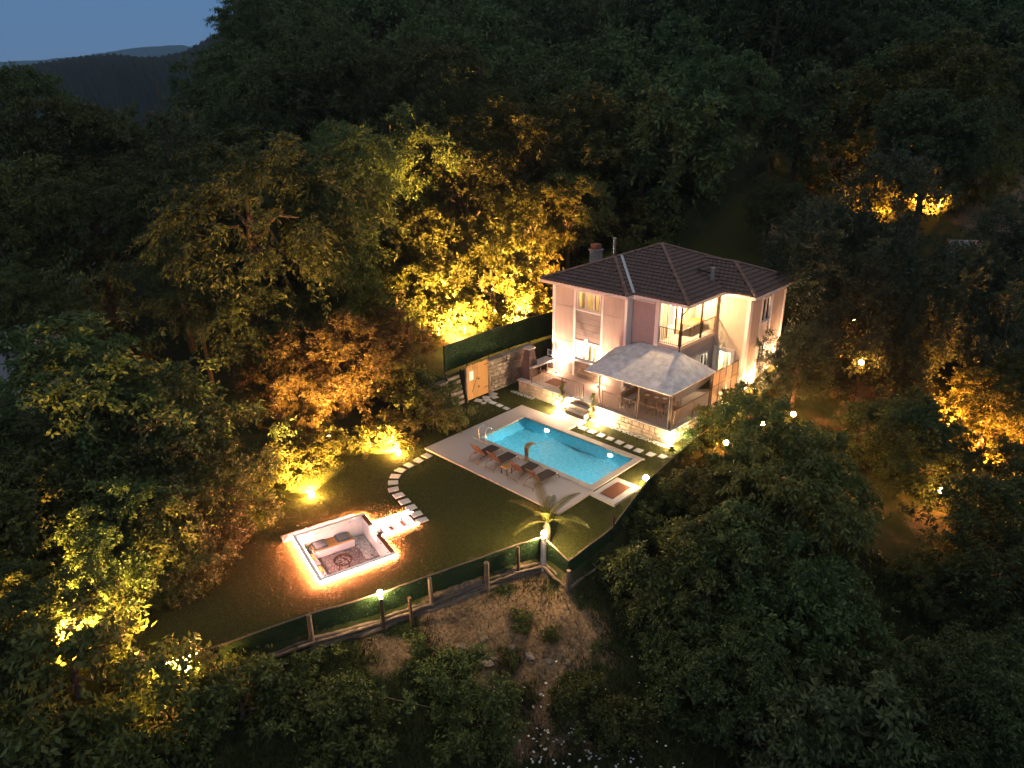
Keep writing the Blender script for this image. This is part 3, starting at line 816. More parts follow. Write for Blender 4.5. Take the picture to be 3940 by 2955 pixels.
# beige windbreak
t = empty('windbreak', (8.44, 11.1, TZ), 'tall beige windbreak with thin posts between the gazebo and the villa', 'windbreak')
ys = [11.12, 11.92, 12.72, 13.52, 14.28]
for y in ys: MB().box(8.42, 8.47, y - .025, y + .025, TZ + 0.02, 2.97).build('post', M['brownm'], t)
for a, b in zip(ys[:-1], ys[1:]):
    MB().box(8.435, 8.455, a + .027, b - .027, TZ + 0.08, 2.02).build('panel', M['screen'], t)
    MB().box(8.435, 8.455, a + .027, b - .027, 2.08, 2.9).build('panel', M['screen'], t)
    MB().box(8.43, 8.46, a + .026, b - .026, 2.03, 2.07).build('rail', M['brownm'], t)
    MB().box(8.43, 8.46, a + .026, b - .026, 2.91, 2.96).build('rail', M['brownm'], t)

# ------------------------------------------------------------------ villa
villa = empty('villa', (3, 12, TZ), 'two storey greige villa with white trim and a dark tiled hip roof', 'house')
V = villa
def grid_wall(name, material, const, u0, u1, z0, z1, holes, axis, th=0.22):
    """wall slab with openings; axis 'y' faces -y at y=const, 'x' faces +x at x=const"""
    us = sorted({u0, u1, *[h[0] for h in holes], *[h[1] for h in holes]})
    zs = sorted({z0, z1, *[h[2] for h in holes], *[h[3] for h in holes]})
    b = MB()
    for a, c in zip(us[:-1], us[1:]):
        run = None
        for e, g in zip(zs[:-1], zs[1:]):
            cu, cz = (a + c) / 2, (e + g) / 2
            if any(h[0] < cu < h[1] and h[2] < cz < h[3] for h in holes): continue
            if axis == 'y': b.box(a, c, const, const + th, e, g)
            else: b.box(const - th, const, a, c, e, g)
    return b.build(name, material, V)
ZT = 6.92
# front wing
wh = [(-0.72, 1.16, 5.55, 6.74), (-0.74, 1.14, 2.1, 3.34)]
grid_wall('wall', M['clad'], 9.6, -2.7, 3.15, -0.2, ZT, wh, 'y')
def cladding(u0, u1, z0, z1, y=9.6):
    b = MB(); b.box(u0, u1, y - 0.018, y - 0.002, z0, z1)
    u = u0 + 0.05
    while u < u1 - 0.05:
        b.box(u - 0.022, u + 0.022, y - 0.034, y - 0.0185, z0 + 0.01, z1 - 0.01); u += 0.1
    b.build('cladding_panel', M['clad'], V)
for (a, b_) in [(-2.52, -0.98), (1.42, 3.0)]:
    cladding(a, b_, TZ + 0.02, 3.16); cladding(a, b_, 3.19, 5.56); cladding(a, b_, 5.59, 6.86)
for k in range(5):
    z0 = 3.46 + k * 0.395
    MB().box(-0.80, 1.24, 9.6 - 0.03, 9.6 - 0.003, z0 + 0.006, z0 + 0.388).build('plank', M['planks'], V)
sk = MB().box(-0.80, 1.24, 9.56, 9.597, TZ + 0.01, 1.92).build('stone_skirting', M['mortar'], V)
stonework(sk, (-0.80, 9.56, 0), (1, 0, 0), (0, -1, 0), 2.04, TZ + 0.01, 1.9, 0.36, 0.22, M['stone'], 0.035, 0.012)
def trim(x0, x1, y0, y1, z0, z1): MB().box(x0, x1, y0, y1, z0, z1).build('trim_board', M['white'], V)
trim(-2.76, -2.54, 9.545, 9.598, TZ, ZT); trim(3.02, 3.20, 9.535, 9.598, TZ, ZT); trim(3.152, 3.20, 9.60, 10.09, TZ, ZT)
trim(-0.97, -0.81, 9.55, 9.598, TZ + .01, ZT - .01); trim(1.25, 1.41, 9.55, 9.598, TZ + .01, ZT - .01)
trim(-0.80, 1.24, 9.55, 9.598, 5.44, 5.53); trim(-0.80, 1.24, 9.55, 9.598, 6.76, 6.90); trim(-0.80, 1.24, 9.53, 9.598, 1.93, 2.06); trim(-0.80, 1.24, 9.55, 9.598, 3.36, 3.44)

def window(axis, c, u0, u1, z0, z1, splits, depth=1.8, power=40, lcol=(1.0, 0.72, 0.36), curtain=True, sill=True, back=None, tilt=None):
    """frame with mullions, panes, a lit room behind; faces -y at y=c or +x at x=c"""
    def bx(b, ua, ub, da, db, za, zb):     # d counted outward
        if axis == 'y': b.box(ua, ub, c - db, c - da, za, zb)
        else: b.box(c + da, c + db, ua, ub, za, zb)
        return b
    f = MB(); w = 0.075
    bx(f, u0, u1, -0.10, 0.02, z0, z0 + w); bx(f, u0, u1, -0.10, 0.02, z1 - w, z1)
    bx(f, u0, u0 + w, -0.10, 0.02, z0 + w, z1 - w); bx(f, u1 - w, u1, -0.10, 0.02, z0 + w, z1 - w)
    es = [u0 + w] + [u0 + (u1 - u0) * s for s in splits] + [u1 - w]
    for s in es[1:-1]: bx(f, s - 0.055, s + 0.055, -0.10, 0.02, z0 + w, z1 - w)
    fo = f.build('window', M['white'], V)
    for a, b_ in zip(es[:-1], es[1:]):
        p = MB(); bx(p, a + (0.056 if a != es[0] else 0.001), b_ - (0.056 if b_ != es[-1] else 0.001), -0.05, -0.04, z0 + w + .001, z1 - w - .001)
        p.build('pane', M['glass'], fo)
    if sill:
        p = MB(); bx(p, u0 - 0.06, u1 + 0.06, 0.021, 0.10, z0 - 0.05, z0 - 0.003); p.build('sill', M['white'], fo)
    r = MB(); e = 0.5
    D0, D1 = -0.23, -0.23 - depth
    bx(r, u0 - e, u1 + e, D1 - 0.05, D1, z0 - 0.9, z1 + 0.3)
    bx(r, u0 - e - .05, u0 - e, D1, D0, z0 - 0.9, z1 + 0.3); bx(r, u1 + e, u1 + e + .05, D1, D0, z0 - 0.9, z1 + 0.3)
    bx(r, u0 - e, u1 + e, D1, D0, z0 - 0.95, z0 - 0.9); bx(r, u0 - e, u1 + e, D1, D0, z1 + 0.3, z1 + 0.35)
    r.build('room', M['room'], V)
    if curtain:
        cu = MB()
        for (a, b_) in curtain if isinstance(curtain, list) else [(u0 + 0.05, u0 + 0.3), (u1 - 0.4, u1 - 0.05)]:
            n = 8
            for i in range(n):
                ua, ub = a + (b_ - a) * i / n, a + (b_ - a) * (i + 1) / n
                dd = 0.05 * (i % 2)
                bx(cu, ua, ub - 0.003, -0.36 - dd, -0.34 - dd, z0 - 0.3, z1 + 0.1)
        cu.build('curtain', M['curtain'], V)
    um = (u0 + u1) / 2
    if axis == 'y': light('POINT', (um, c + 0.23 + depth * 0.55, z1 + 0.1), power, lcol, V, None, 0.12)
    else: light('POINT', (c - 0.23 - depth * 0.55, um, z1 + 0.1), power, lcol, V, None, 0.12)
    return fo
window('y', 9.6, -0.72, 1.16, 5.55, 6.74, [0.36, 0.72], 1.8, 70, (1.0, .66, .28), [(-0.62, -0.2), (0.75, 1.05)])
w2 = window('y', 9.6, -0.74, 1.14, 2.1, 3.34, [0.36, 0.72], 1.8, 190, (1.0, .86, .62), [(0.1, 0.5)])
t = empty('wall_lamp', (0.22, 9.55, 3.55), 'round white wall lamp above the lower window of the villa', 'wall lamp')
MB().box(0.15, 0.29, 9.545, 9.568, 3.48, 3.62).build('plate', M['iron'], t)
MB().tube([(0.22, 9.55, 3.52), (0.22, 9.44, 3.50)], 0.02, 6).build('arm', M['iron'], t)
MB().lathe((0.22, 9.42, 3.46), [(0.04, 0), (0.10, 0.04), (0.125, 0.12), (0.10, 0.20), (0.03, 0.24)], 14).build('globe', M['globe'], t, True)
# mauve wall and balcony corner
grid_wall('wall', M['mauve'], 10.1, 3.15, 5.17, -0.2, ZT, [], 'y')
grid_wall('wall', M['mauve'], 10.1, 5.17, 6.6, -0.2, 4.26, [], 'y')
trim(4.86, 5.14, 10.04, 10.098, TZ + 2.4, ZT); trim(5.172, 5.22, 10.05, 10.33, 4.47, ZT)
grid_wall('wall', M['mauve'], 6.6, 10.322, 14.35, -0.2, 4.26, [(12.78, 13.72, 2.3, 3.24)], 'x')
window('x', 6.6, 12.78, 13.72, 2.3, 3.24, [0.5], 0.9, 45, (1.0, .8, .5), False)
MB().box(5.18, 6.72, 10.0, 14.34, 4.262, 4.46).build('balcony_floor', M['slab'], V)
# balcony recess: back walls, door, lamp
grid_wall('wall', M['cream'], 5.17, 10.322, 14.35, 4.462, ZT, [(11.02, 12.02, 4.5, 6.62)], 'x')
grid_wall('wall', M['cream'], 14.35, 4.95, 6.6, 4.462, ZT, [], 'y')
d = MB(); d.box(5.10, 5.19, 10.94, 11.02, 4.5, 6.66).box(5.10, 5.19, 12.02, 12.10, 4.5, 6.66).box(5.10, 5.19, 11.02, 12.02, 6.58, 6.66)
fr = d.build('door_frame', M['wood'], V)
db = MB().box(5.06, 5.10, 11.03, 12.01, 4.5, 6.57).build('door', M['white'], V)
MB().box(5.101, 5.106, 11.2, 11.84, 5.2, 6.4).build('door_pane', emis('lit_door_pane', (1, .86, .6), 1.0), db)
MB().box(5.172, 5.19, 13.0, 13.32, 5.3, 6.0).build('picture', M['curtain'], V)
t = empty('balcony_table', (5.75, 13.1, 4.46), 'small wooden table on the upper balcony behind the side railing', 'table')
MB().bbox(5.4, 6.1, 12.2, 13.9, 5.14, 5.19).build('table_top', M['wood'], t)
for x in (5.47, 6.03):
    for y in (12.3, 13.8): MB().box(x - .03, x + .03, y - .03, y + .03, 4.462, 5.14).build('leg', M['oldwood'], t)
for (x, y) in [(6.63, 10.09), (6.63, 12.45)]: MB().box(x - .045, x + .045, y - .045, y + .045, 4.462, ZT + 0.02).build('balcony_post', M['brownm'], V)
MB().box(6.52, 6.70, 14.1, 14.34, 4.462, ZT).build('balcony_post', M['screen'], V)
def vrail(pts, base, h, gap):
    rl = MB()
    for (ax, ay), (bx_, by) in zip(pts[:-1], pts[1:]):
        rl.bar((ax, ay, base + h), (bx_, by, base + h), 0.045, 0.03).bar((ax, ay, base + 0.08), (bx_, by, base + 0.08), 0.03, 0.022)
    ro = rl.build('balcony_railing', M['iron'], V)
    for (ax, ay), (bx_, by) in zip(pts[:-1], pts[1:]):
        n = int(math.hypot(bx_ - ax, by - ay) / gap)
        for i in range(n + 1):
            x, y = ax + (bx_ - ax) * i / n, ay + (by - ay) * i / n
            q = 0.02 if i in (0, n) else 0.008
            MB().box(x - q, x + q, y - q, y + q, base + 0.015, base + h - 0.016).build('baluster', M['iron'], ro)
vrail([(5.24, 10.05), (6.56, 10.05)], 4.46, 1.0, 0.12)
vrail([(6.68, 10.16), (6.68, 12.38)], 4.46, 1.0, 0.12)
vrail([(6.68, 12.52), (6.68, 14.08)], 4.46, 1.0, 0.12)
MB().tube([(7.0, 10.02, 6.98), (7.0, 10.05, 6.85), (6.72, 10.0, 6.45), (6.70, 9.97, 6.2), (6.70, 9.97, 3.9)], 0.035, 8).build('downpipe', M['iron'], V)
light('POINT', (5.85, 12.4, 6.6), 150, (1.0, .66, .33), V, None, 0.12)
MB().lathe((5.85, 12.4, 6.74), [(0.16, 0.1), (0.16, 0.02), (0.02, 0)], 14).build('ceiling_lamp', M['globe'], V)
# cream wall with the back door, and the right side wall
grid_wall('wall', M['cream'], 14.35, 6.6, 8.75, -0.8, ZT, [(6.92, 7.95, TZ, 3.36)], 'y')
trim(6.70, 6.91, 14.28, 14.348, TZ + .01, 3.52); trim(7.96, 8.12, 14.28, 14.348, TZ + .01, 3.52); trim(6.912, 7.958, 14.28, 14.348, 3.37, 3.52)
d = MB(); d.box(6.93, 7.94, 14.40, 14.45, TZ + .01, 1.35).box(6.93, 7.06, 14.40, 14.45, 1.351, 3.35).box(7.80, 7.94, 14.40, 14.45, 1.351, 3.35).box(7.061, 7.799, 14.40, 14.45, 3.2, 3.35).box(7.40, 7.46, 14.395, 14.455, 1.351, 3.199)
do = d.build('door', M['white'], V)
MB().box(7.061, 7.399, 14.42, 14.43, 1.352, 3.198).build('door_pane', M['glass'], do)
MB().box(7.461, 7.799, 14.42, 14.43, 1.352, 3.198).build('door_pane', M['glass'], do)
MB().box(6.5, 8.4, 16.0, 16.05, 0.5, 3.6).box(6.5, 6.55, 14.58, 16.0, 0.5, 3.6).box(8.35, 8.4, 14.58, 16.0, 0.5, 3.6).box(6.5, 8.4, 14.58, 16.0, 3.6, 3.65).box(6.5, 8.4, 14.58, 16.0, 0.45, 0.5).build('room', M['room'], V)
light('POINT', (7.45, 15.3, 3.2), 110, (1.0, .8, .5), V, None, 0.1)
MB().tube([(7.3, 14.34, 3.75), (7.3, 14.16, 3.8), (7.3, 14.08, 3.72)], 0.025, 6).lathe((7.3, 14.08, 3.58), [(0.10, 0), (0.05, 0.12), (0.02, 0.15)], 10).build('door_lamp', M['white'], V)
grid_wall('wall', M['clad'], 8.75, 14.57, 19.3, -2.2, ZT, [(16.1, 17.15, 5.0, 6.55), (16.2, 17.2, 2.2, 3.5)], 'x')
window('x', 8.75, 16.1, 17.15, 5.0, 6.55, [0.5], 1.4, 16, (1.0, .66, .3), False)
window('x', 8.75, 16.2, 17.2, 2.2, 3.5, [0.5], 1.4, 150, (1.0, .86, .62), False)
trim(8.60, 8.82, 14.27, 14.348, -0.8, ZT); trim(8.752, 8.82, 14.35, 14.62, -0.8, ZT); trim(8.752, 8.81, 15.88, 16.06, -0.6, ZT); trim(8.752, 8.81, 17.22, 17.42, -0.6, ZT); trim(8.752, 8.81, 19.12, 19.32, -0.8, ZT)
def sidepanel(a, b_, z0, z1):
    b = MB(); b.box(8.753, 8.768, a, b_, z0, z1)
    u = a + 0.05
    while u < b_ - 0.04:
        b.box(8.7685, 8.784, u - .02, u + .02, z0 + .01, z1 - .01); u += 0.11
    b.build('cladding_panel', M['clad'], V)
for (a, b_) in [(14.64, 15.86), (17.44, 19.10)]:
    for (z0, z1) in [(-0.5, 1.5), (1.53, 3.85), (3.88, 6.86)]: sidepanel(a, b_, z0, z1)
# unseen closing walls and ceiling
MB().box(-2.7, -2.48, 9.825, 19.3, -0.4, ZT).box(-2.48, 8.53, 19.08, 19.3, -0.4, ZT).build('wall', M['clad'], V)
MB().box(-2.48, 4.9, 9.83, 19.0, ZT - 0.09, ZT - 0.02).box(4.95, 6.72, 10.0, 14.56, ZT + .002, ZT + 0.04).box(4.95, 8.5, 14.6, 19.0, ZT - 0.09, ZT - 0.02).build('ceiling', M['white'], V)

# roof
Z0, SL = 7.12, 0.385
apex = (1.825, 15.175)
PL = [  # polygon, eave point, up-slope direction
 ([(3.4, 9.85), (7.15, 9.85), apex, (-.05, 13.3)], (0, 9.85), (0, 1)),
 ([(7.15, 9.85), (7.15, 13.95), (4.1, 17.0), (7.15, 20.05), (7.15, 20.5), apex], (7.15, 0), (-1, 0)),
 ([(7.15, 20.5), (-3.5, 20.5), apex], (0, 20.5), (0, -1)),
 ([(-3.5, 20.5), (-3.5, 9.15), (-.05, 12.6), (-.05, 13.3), apex], (-3.5, 0), (1, 0)),
 ([(-3.5, 9.15), (3.4, 9.15), (-.05, 12.6)], (0, 9.15), (0, 1)),
 ([(3.4, 9.15), (3.4, 9.85), (-.05, 13.3), (-.05, 12.6)], (3.4, 0), (-1, 0)),
 ([(7.15, 13.95), (9.2, 13.95), (6.15, 17), (4.1, 17)], (0, 13.95), (0, 1)),
 ([(9.2, 13.95), (9.2, 20.05), (6.15, 17)], (9.2, 0), (-1, 0)),
 ([(9.2, 20.05), (7.15, 20.05), (4.1, 17), (6.15, 17)], (0, 20.05), (0, -1)),
]
def inside(p, poly):
    c = False; n = len(poly)
    for i in range(n):
        (x1, y1), (x2, y2) = poly[i], poly[(i + 1) % n]
        if (y1 > p[1]) != (y2 > p[1]) and p[0] < (x2 - x1) * (p[1] - y1) / (y2 - y1) + x1: c = not c
    return c
def rz(pl, x, y):
    _, e, g = pl
    return Z0 + SL * ((x - e[0]) * g[0] + (y - e[1]) * g[1])
roofo = MB()
for pl in PL:
    roofo.add([(x, y, rz(pl, x, y)) for x, y in pl[0]], [tuple(range(len(pl[0])))])
roof = roofo.build('roof', M['under'], V)
TWID, TRUN = 0.30, 0.34
tv = MB()
prof = [(-.5, 0.0), (-.3, 0.024), (-.08, 0.03), (.12, 0.010), (.3, 0.0), (.5, 0.012)]
for pl in PL:
    poly, e, g = pl
    us = (-g[1], g[0])
    if us[0] + us[1] < 0: us = (g[1], -g[0])
    pu = [p[0] * us[0] + p[1] * us[1] for p in poly]; pv = [(p[0] - e[0]) * g[0] + (p[1] - e[1]) * g[1] for p in poly]
    nv = int(max(pv) / TRUN) + 1
    for j in range(nv):
        v0 = j * TRUN
        off = (j % 2) * TWID / 2
        nu = int((max(pu) - min(pu)) / TWID) + 2
        for i in range(nu):
            u = min(pu) + i * TWID + off - 0.1
            cx, cyy = u * us[0], u * us[1]
            bx0, by0 = (e[0] if g[0] else 0), (e[1] if g[1] else 0)
            cpt = (bx0 + cx + g[0] * (v0 + TRUN / 2), by0 + cyy + g[1] * (v0 + TRUN / 2))
            if not inside(cpt, poly): continue
            dz = random.uniform(-0.006, 0.008); du = random.uniform(-0.008, 0.008)
            vs = []
            for (vv, lift) in ((v0 - 0.05, 0.085), (v0 + TRUN + 0.02, 0.012)):
                for (k, hz) in prof:
                    uu = u + k * TWID * 1.02 + du
                    x, y = bx0 + uu * us[0] + g[0] * vv, by0 + uu * us[1] + g[1] * vv
                    vs.append((x, y, Z0 + SL * vv + lift + hz + dz))
            for (k, hz) in prof:
                uu = u + k * TWID * 1.02 + du; vv = v0 - 0.05
                x, y = bx0 + uu * us[0] + g[0] * vv, by0 + uu * us[1] + g[1] * vv
                vs.append((x, y, Z0 + SL * vv + 0.02 + hz + dz))
            fc = [(q, q + 1, q + 7, q + 6) for q in range(5)] + [(12 + q, 13 + q, q + 1, q) for q in range(5)]
            tv.add(vs, fc)
tl = tv.build('roof_tile', M['tile'], roof); tl['kind'] = 'stuff'
def zroof(x, y):
    z = 0
    for pl in PL:
        if inside((x, y), pl[0]): z = max(z, rz(pl, x, y))
    return z
HIPS = [((-3.5, 9.15, Z0), (-.05, 12.6, Z0 + SL * 3.45)), ((3.4, 9.15, Z0), (-.05, 12.6, Z0 + SL * 3.45)), ((-.05, 12.6, Z0 + SL * 3.45), (-.05, 13.3, Z0 + SL * 3.45)), ((-.05, 13.3, Z0 + SL * 3.45), (*apex, Z0 + SL * 5.325)),
        ((7.15, 9.85, Z0), (*apex, Z0 + SL * 5.325)), ((7.15, 20.5, Z0), (*apex, Z0 + SL * 5.325)), ((-3.5, 20.5, Z0), (*apex, Z0 + SL * 5.325)),
        ((9.2, 13.95, Z0), (6.15, 17, Z0 + SL * 3.05)), ((9.2, 20.05, Z0), (6.15, 17, Z0 + SL * 3.05)), ((6.15, 17, Z0 + SL * 3.05), (4.1, 17, Z0 + SL * 3.05))]
# ridge caps: one shared half-round tile, each its own piece
cb = MB(); vs = []
for (x, rr) in ((-0.2, 0.125), (0.22, 0.105)):
    for k in range(7):
        a = math.pi * k / 6
        vs.append((x, rr * math.cos(a), rr * 0.75 * math.sin(a)))
cb.add(vs, [(k, k + 1, k + 8, k + 7) for k in range(6)] + [tuple(range(7))])
capme = cb.build('ridge_tile', M['ridge']).data
bpy.data.objects.remove([o for o in col.objects if o.data == capme][0])
for a, b_ in HIPS:
    a = Vector(a); b_ = Vector(b_); dd = b_ - a; n = max(1, int(dd.length / 0.40))
    xd = dd.normalized(); zd = Vector((0, 0, 1)); yd = zd.cross(xd).normalized(); zd = xd.cross(yd)
    for i in range(n):
        p = a + dd * ((i + .5) / n) + zd * 0.065
        o = bpy.data.objects.new('ridge_tile', capme); col.objects.link(o); o.parent = roof
        o.matrix_local = Matrix.Translation(p - rootloc(roof)) @ Matrix((xd, yd, zd)).transposed().to_4x4()
MB().bar((3.40, 9.84, Z0 + 0.13), (-0.05, 13.29, Z0 + SL * 3.45 + 0.13), 0.17, 0.012).build('valley_flashing', M['tin'], roof)
MB().bar((7.12, 13.98, Z0 + 0.03), (4.12, 16.98, Z0 + SL * 3.05 + 0.03), 0.14, 0.012).build('valley_flashing', M['under'], roof)
# fascia and soffit
EAVES = [((-3.5, 9.15), (3.4, 9.15)), ((3.4, 9.15), (3.4, 9.85)), ((3.4, 9.85), (7.15, 9.85)), ((7.15, 9.85), (7.15, 13.95)), ((7.15, 13.95), (9.2, 13.95)), ((9.2, 13.95), (9.2, 20.05)), ((-3.5, 9.15), (-3.5, 20.5)), ((-3.5, 20.5), (7.15, 20.5))]
for a, b_ in EAVES:
    MB().bar((*a, Z0 - 0.10), (*b_, Z0 - 0.10), 0.03, 0.16).build('fascia', M['white'], roof)
    MB().bar((a[0] + .0, a[1], Z0 - 0.02), (b_[0], b_[1], Z0 - 0.02), 0.10, 0.05).build('gutter', M['white'], roof)
sf = MB()
sf.box(-3.48, 3.38, 9.17, 9.6, ZT + .021, ZT + .05).box(-3.48, -2.7, 9.6, 20.4, ZT + .021, ZT + .05).box(3.2, 7.13, 9.87, 10.1, ZT + .041, ZT + .06).box(6.72, 7.13, 10.1, 13.97, ZT + .041, ZT + .06).box(7.13, 9.18, 13.97, 14.35, ZT + .021, ZT + .05).box(8.75, 9.18, 14.35, 20.0, ZT + .021, ZT + .05)
sf.build('soffit', M['white'], roof)
# flue, vent pipe and brick chimney
MB().tube([(-0.35, 12.9, 8.2), (-0.35, 12.9, 9.55)], 0.11, 12).lathe((-0.35, 12.9, 9.55), [(0.115, 0), (0.14, 0.02), (0.14, 0.12), (0.1, 0.14)], 12).build('flue', M['steel'], V)
MB().lathe((6.05, 14.4, 7.42), [(0.17, 0), (0.16, 0.1), (0.135, 0.12), (0.135, 0.85), (0.165, 0.87), (0.15, 0.98), (0.05, 1.0)], 14).build('vent_pipe', M['plaster'], V)
MB().bar((5.9, 14.35, 8.05), (5.0, 14.4, 8.12), 0.16, 0.07).build('vent_cowl', M['under'], V)
c = MB(); c.box(-2.75, -2.1, 13.4, 14.0, 7.3, 8.55).build('chimney', M['plaster'], V)
MB().box(-2.70, -2.15, 13.45, 13.95, 8.551, 8.9).build('chimney_cap', M['brick'], V)
MB().box(-2.82, -2.02, 13.34, 14.06, 8.47, 8.549).build('chimney_band', M['plaster'], V)

# facade uplights on the terrace
for (x, y, s, pw) in [(-1.95, 9.05, 'left of the lower villa window', 420), (1.62, 9.0, 'beside the gazebo', 420)]:
    floodlight((x, y, TZ), (x + 0.3, 9.62, TZ + 5.0), pw, 'small ground floodlight on the terrace washing the villa wall ' + s, 'facade floodlights', (1.0, .61, .38), 115, 0.09, 14)

# ------------------------------------------------------------------ gazebo on the terrace
t = empty('gazebo', (5.5, 8.0, TZ), 'gazebo with a pale stained hipped roof on slim brown posts over the dining table', 'gazebo')
def facet(name, pts, mt, th=0.05, seams=5):
    p = [Vector(q) for q in pts]
    nn = (p[1] - p[0]).cross(p[-1] - p[0]).normalized()
    if nn.z < 0: nn = -nn
    b = MB(); n = len(p)
    b.add([tuple(q) for q in p] + [tuple(q - nn * th) for q in p], [tuple(range(n)), tuple(range(2 * n - 1, n - 1, -1))] + [(i, n + i, n + (i + 1) % n, (i + 1) % n) for i in range(n)])
    o = b.build(name, mt, t)
    s = MB()
    for k in range(1, seams):
        f = k / seams
        a = p[0].lerp(p[1], f); c_ = p[3].lerp(p[2], f) if n == 4 else p[2]
        
        if n == 3: c_ = p[0].lerp(p[2], f / 0.72) if f < 0.72 else p[1].lerp(p[2], (1 - f) / 0.28)
        s.bar(a + nn * 0.004, c_ + nn * 0.004, 0.05, 0.014, nn)
    if s.v: s.build('seam', mt, o)
    return o
F1, F2, T1_, T2_, R1_ = (3.3, 6.42, 3.02), (8.47, 6.42, 3.02), (3.95, 10.0, 4.20), (6.62, 9.98, 4.24), (8.52, 11.35, 3.04)
facet('roof', [F1, F2, T2_, T1_], M['gazroof'], 0.05, 11)
facet('roof', [F2, R1_, T2_], M['gazroof'], 0.05, 8)
facet('roof', [(2.45, 6.42, 2.97), F1, T1_, (2.5, 9.45, 3.66)], M['gazroof'], 0.05, 2)
for (x, y) in [(3.47, 6.63), (6.24, 6.63), (8.36, 6.72), (8.38, 11.02)]:
    MB().box(x - .035, x + .035, y - .035, y + .035, TZ + .02, 2.93 + (0 if y < 10 else .02)).build('post', M['brownm'], t)
MB().bar((2.6, 6.63, 2.90), (8.4, 6.63, 2.90), 0.06, 0.08).bar((8.38, 6.66, 2.90), (8.38, 11.1, 2.90), 0.06, 0.08).build('beam', M['brownm'], t)
for k in range(5):
    f = k / 4
    MB().bar((3.5 + f * 4.7, 6.65, 2.94), (4.0 + f * 2.5, 9.9, 4.12), 0.05, 0.06).build('rafter', M['oldwood'], t)
MB().tube([(8.28, 6.60, 0.9), (8.28, 6.60, 2.9)], 0.02, 6).build('drain_pipe', M['tin'], t)

# dining set
t = empty('dining_table', (6.2, 8.55, TZ), 'dark dining table under the gazebo', 'table')
MB().bbox(5.3, 7.1, 8.1, 9.0, 1.56, 1.61).build('table_top', M['oldwood'], t)
for x in (5.4, 7.0):
    for y in (8.2, 8.9): MB().box(x - .04, x + .04, y - .04, y + .04, TZ + .001, 1.56).build('leg', M['oldwood'], t)
for i, (x, y, l) in enumerate([(5.7, 8.45, 'white plate at the left end of the dining table'), (6.3, 8.5, 'white plate in the middle of the dining table'), (6.75, 8.7, 'white plate at the right end of the dining table')]):
    P(MB().lathe((x, y, 1.611), [(0.07, 0), (0.13, 0.012), (0.15, 0.022), (0.145, 0.022), (0.06, 0.008)], 16).build('plate', M['white']), l, 'plate', 'plates on the dining table')
def make_chair():
    r = empty('dining_chair', (0, 0, 0))
    MB().bbox(-.23, .23, -.23, .22, 0.43, 0.46).build('seat', M['oldwood'], r)
    for x in (-.21, .21):
        MB().box(x - .02, x + .02, -.22, -.18, 0, 0.43).build('leg', M['oldwood'], r)
        MB().bar((x, .2, 0), (x, .27, 1.0), 0.04, 0.04).build('leg', M['oldwood'], r)
    for k in range(6):
        z = 0.52 + k * 0.085
        MB().box(-.19, .19, .222 + .07 * z, .24 + .07 * z, z, z + 0.045).build('slat', M['oldwood'], r)
    return r
ch = make_chair()
for i, (x, y, a, l) in enumerate([(5.75, 7.85, 180, 'slatted dining chair at the front left of the dining table'), (6.45, 7.8, 184, 'slatted dining chair at the front middle of the dining table'), (7.05, 7.88, 176, 'slatted dining chair at the front right of the dining table'), (7.5, 8.6, -90, 'slatted dining chair at the right end of the dining table'), (6.2, 9.3, 0, 'slatted dining chair behind the dining table')]):
    o = ch if i == 0 else copy_tree(ch)
    o.location = (x, y, TZ); o.rotation_euler = (0, 0, R(a)); P(o, l, 'chair', 'dining chairs under the gazebo')
t = empty('bench', (4.75, 8.4, TZ), 'dark outdoor sofa bench with a grey seat left of the dining table', 'bench')
MB().bbox(4.4, 5.05, 7.6, 9.4, TZ + .22, TZ + .36).build('frame', M['oldwood'], t)
MB().bbox(4.45, 5.03, 7.66, 9.34, TZ + .362, TZ + .46, .03).build('seat', M['cushion'], t)
MB().bbox(4.32, 4.44, 7.6, 9.4, TZ + .362, TZ + .82, .02).build('backrest', M['oldwood'], t)
for x in (4.45, 5.0):
    for y in (7.65, 9.35): MB().box(x - .03, x + .03, y - .03, y + .03, TZ + .001, TZ + .22).build('leg', M['oldwood'], t)
P(MB().bbox(3.3, 3.55, 9.2, 9.45, TZ + .001, TZ + .38).build('planter', M['white']), 'small white square planter against the wall under the gazebo', 'planter')

# ------------------------------------------------------------------ barbecue
t = empty('barbecue', (-2.9, 7.9, TZ), 'dark masonry barbecue with chimney and pale counter at the left terrace end', 'barbecue')
b = MB()
for (z, a) in [(TZ, 0.0)]:
    b.add([(-3.1, 6.9, TZ), (-2.45, 6.9, TZ), (-2.45, 7.75, TZ), (-3.1, 7.75, TZ), (-3.1, 6.95, 2.0), (-2.5, 6.95, 2.0), (-2.5, 7.7, 2.0), (-3.1, 7.7, 2.0), (-3.05, 7.1, 2.9), (-2.62, 7.1, 2.9), (-2.62, 7.55, 2.9), (-3.05, 7.55, 2.9)],
          [(0, 1, 5, 4), (1, 2, 6, 5), (2, 3, 7, 6), (3, 0, 4, 7), (4, 5, 9, 8), (5, 6, 10, 9), (6, 7, 11, 10), (7, 4, 8, 11), (8, 9, 10, 11)])
b.build('chimney', M['ovenbrick'], t)
MB().box(-3.1, -2.58, 6.98, 7.66, 2.901, 2.97).build('chimney_cap', M['slab'], t)
ar = MB()
vs = []
for k in range(9):
    a = math.pi * k / 8
    vs.append((-2.44, 7.33 + 0.2 * math.cos(a), 2.0 + 0.22 * math.sin(a)))
vs = [(-2.44, 7.53, 1.80)] + vs + [(-2.44, 7.13, 1.80)]
ar.add(vs, [tuple(range(len(vs)))]).build('fire_mouth', M['under'], t)
MB().bbox(-3.1, -2.25, 7.76, 9.3, 1.68, 1.78).build('counter', M['slab'], t)
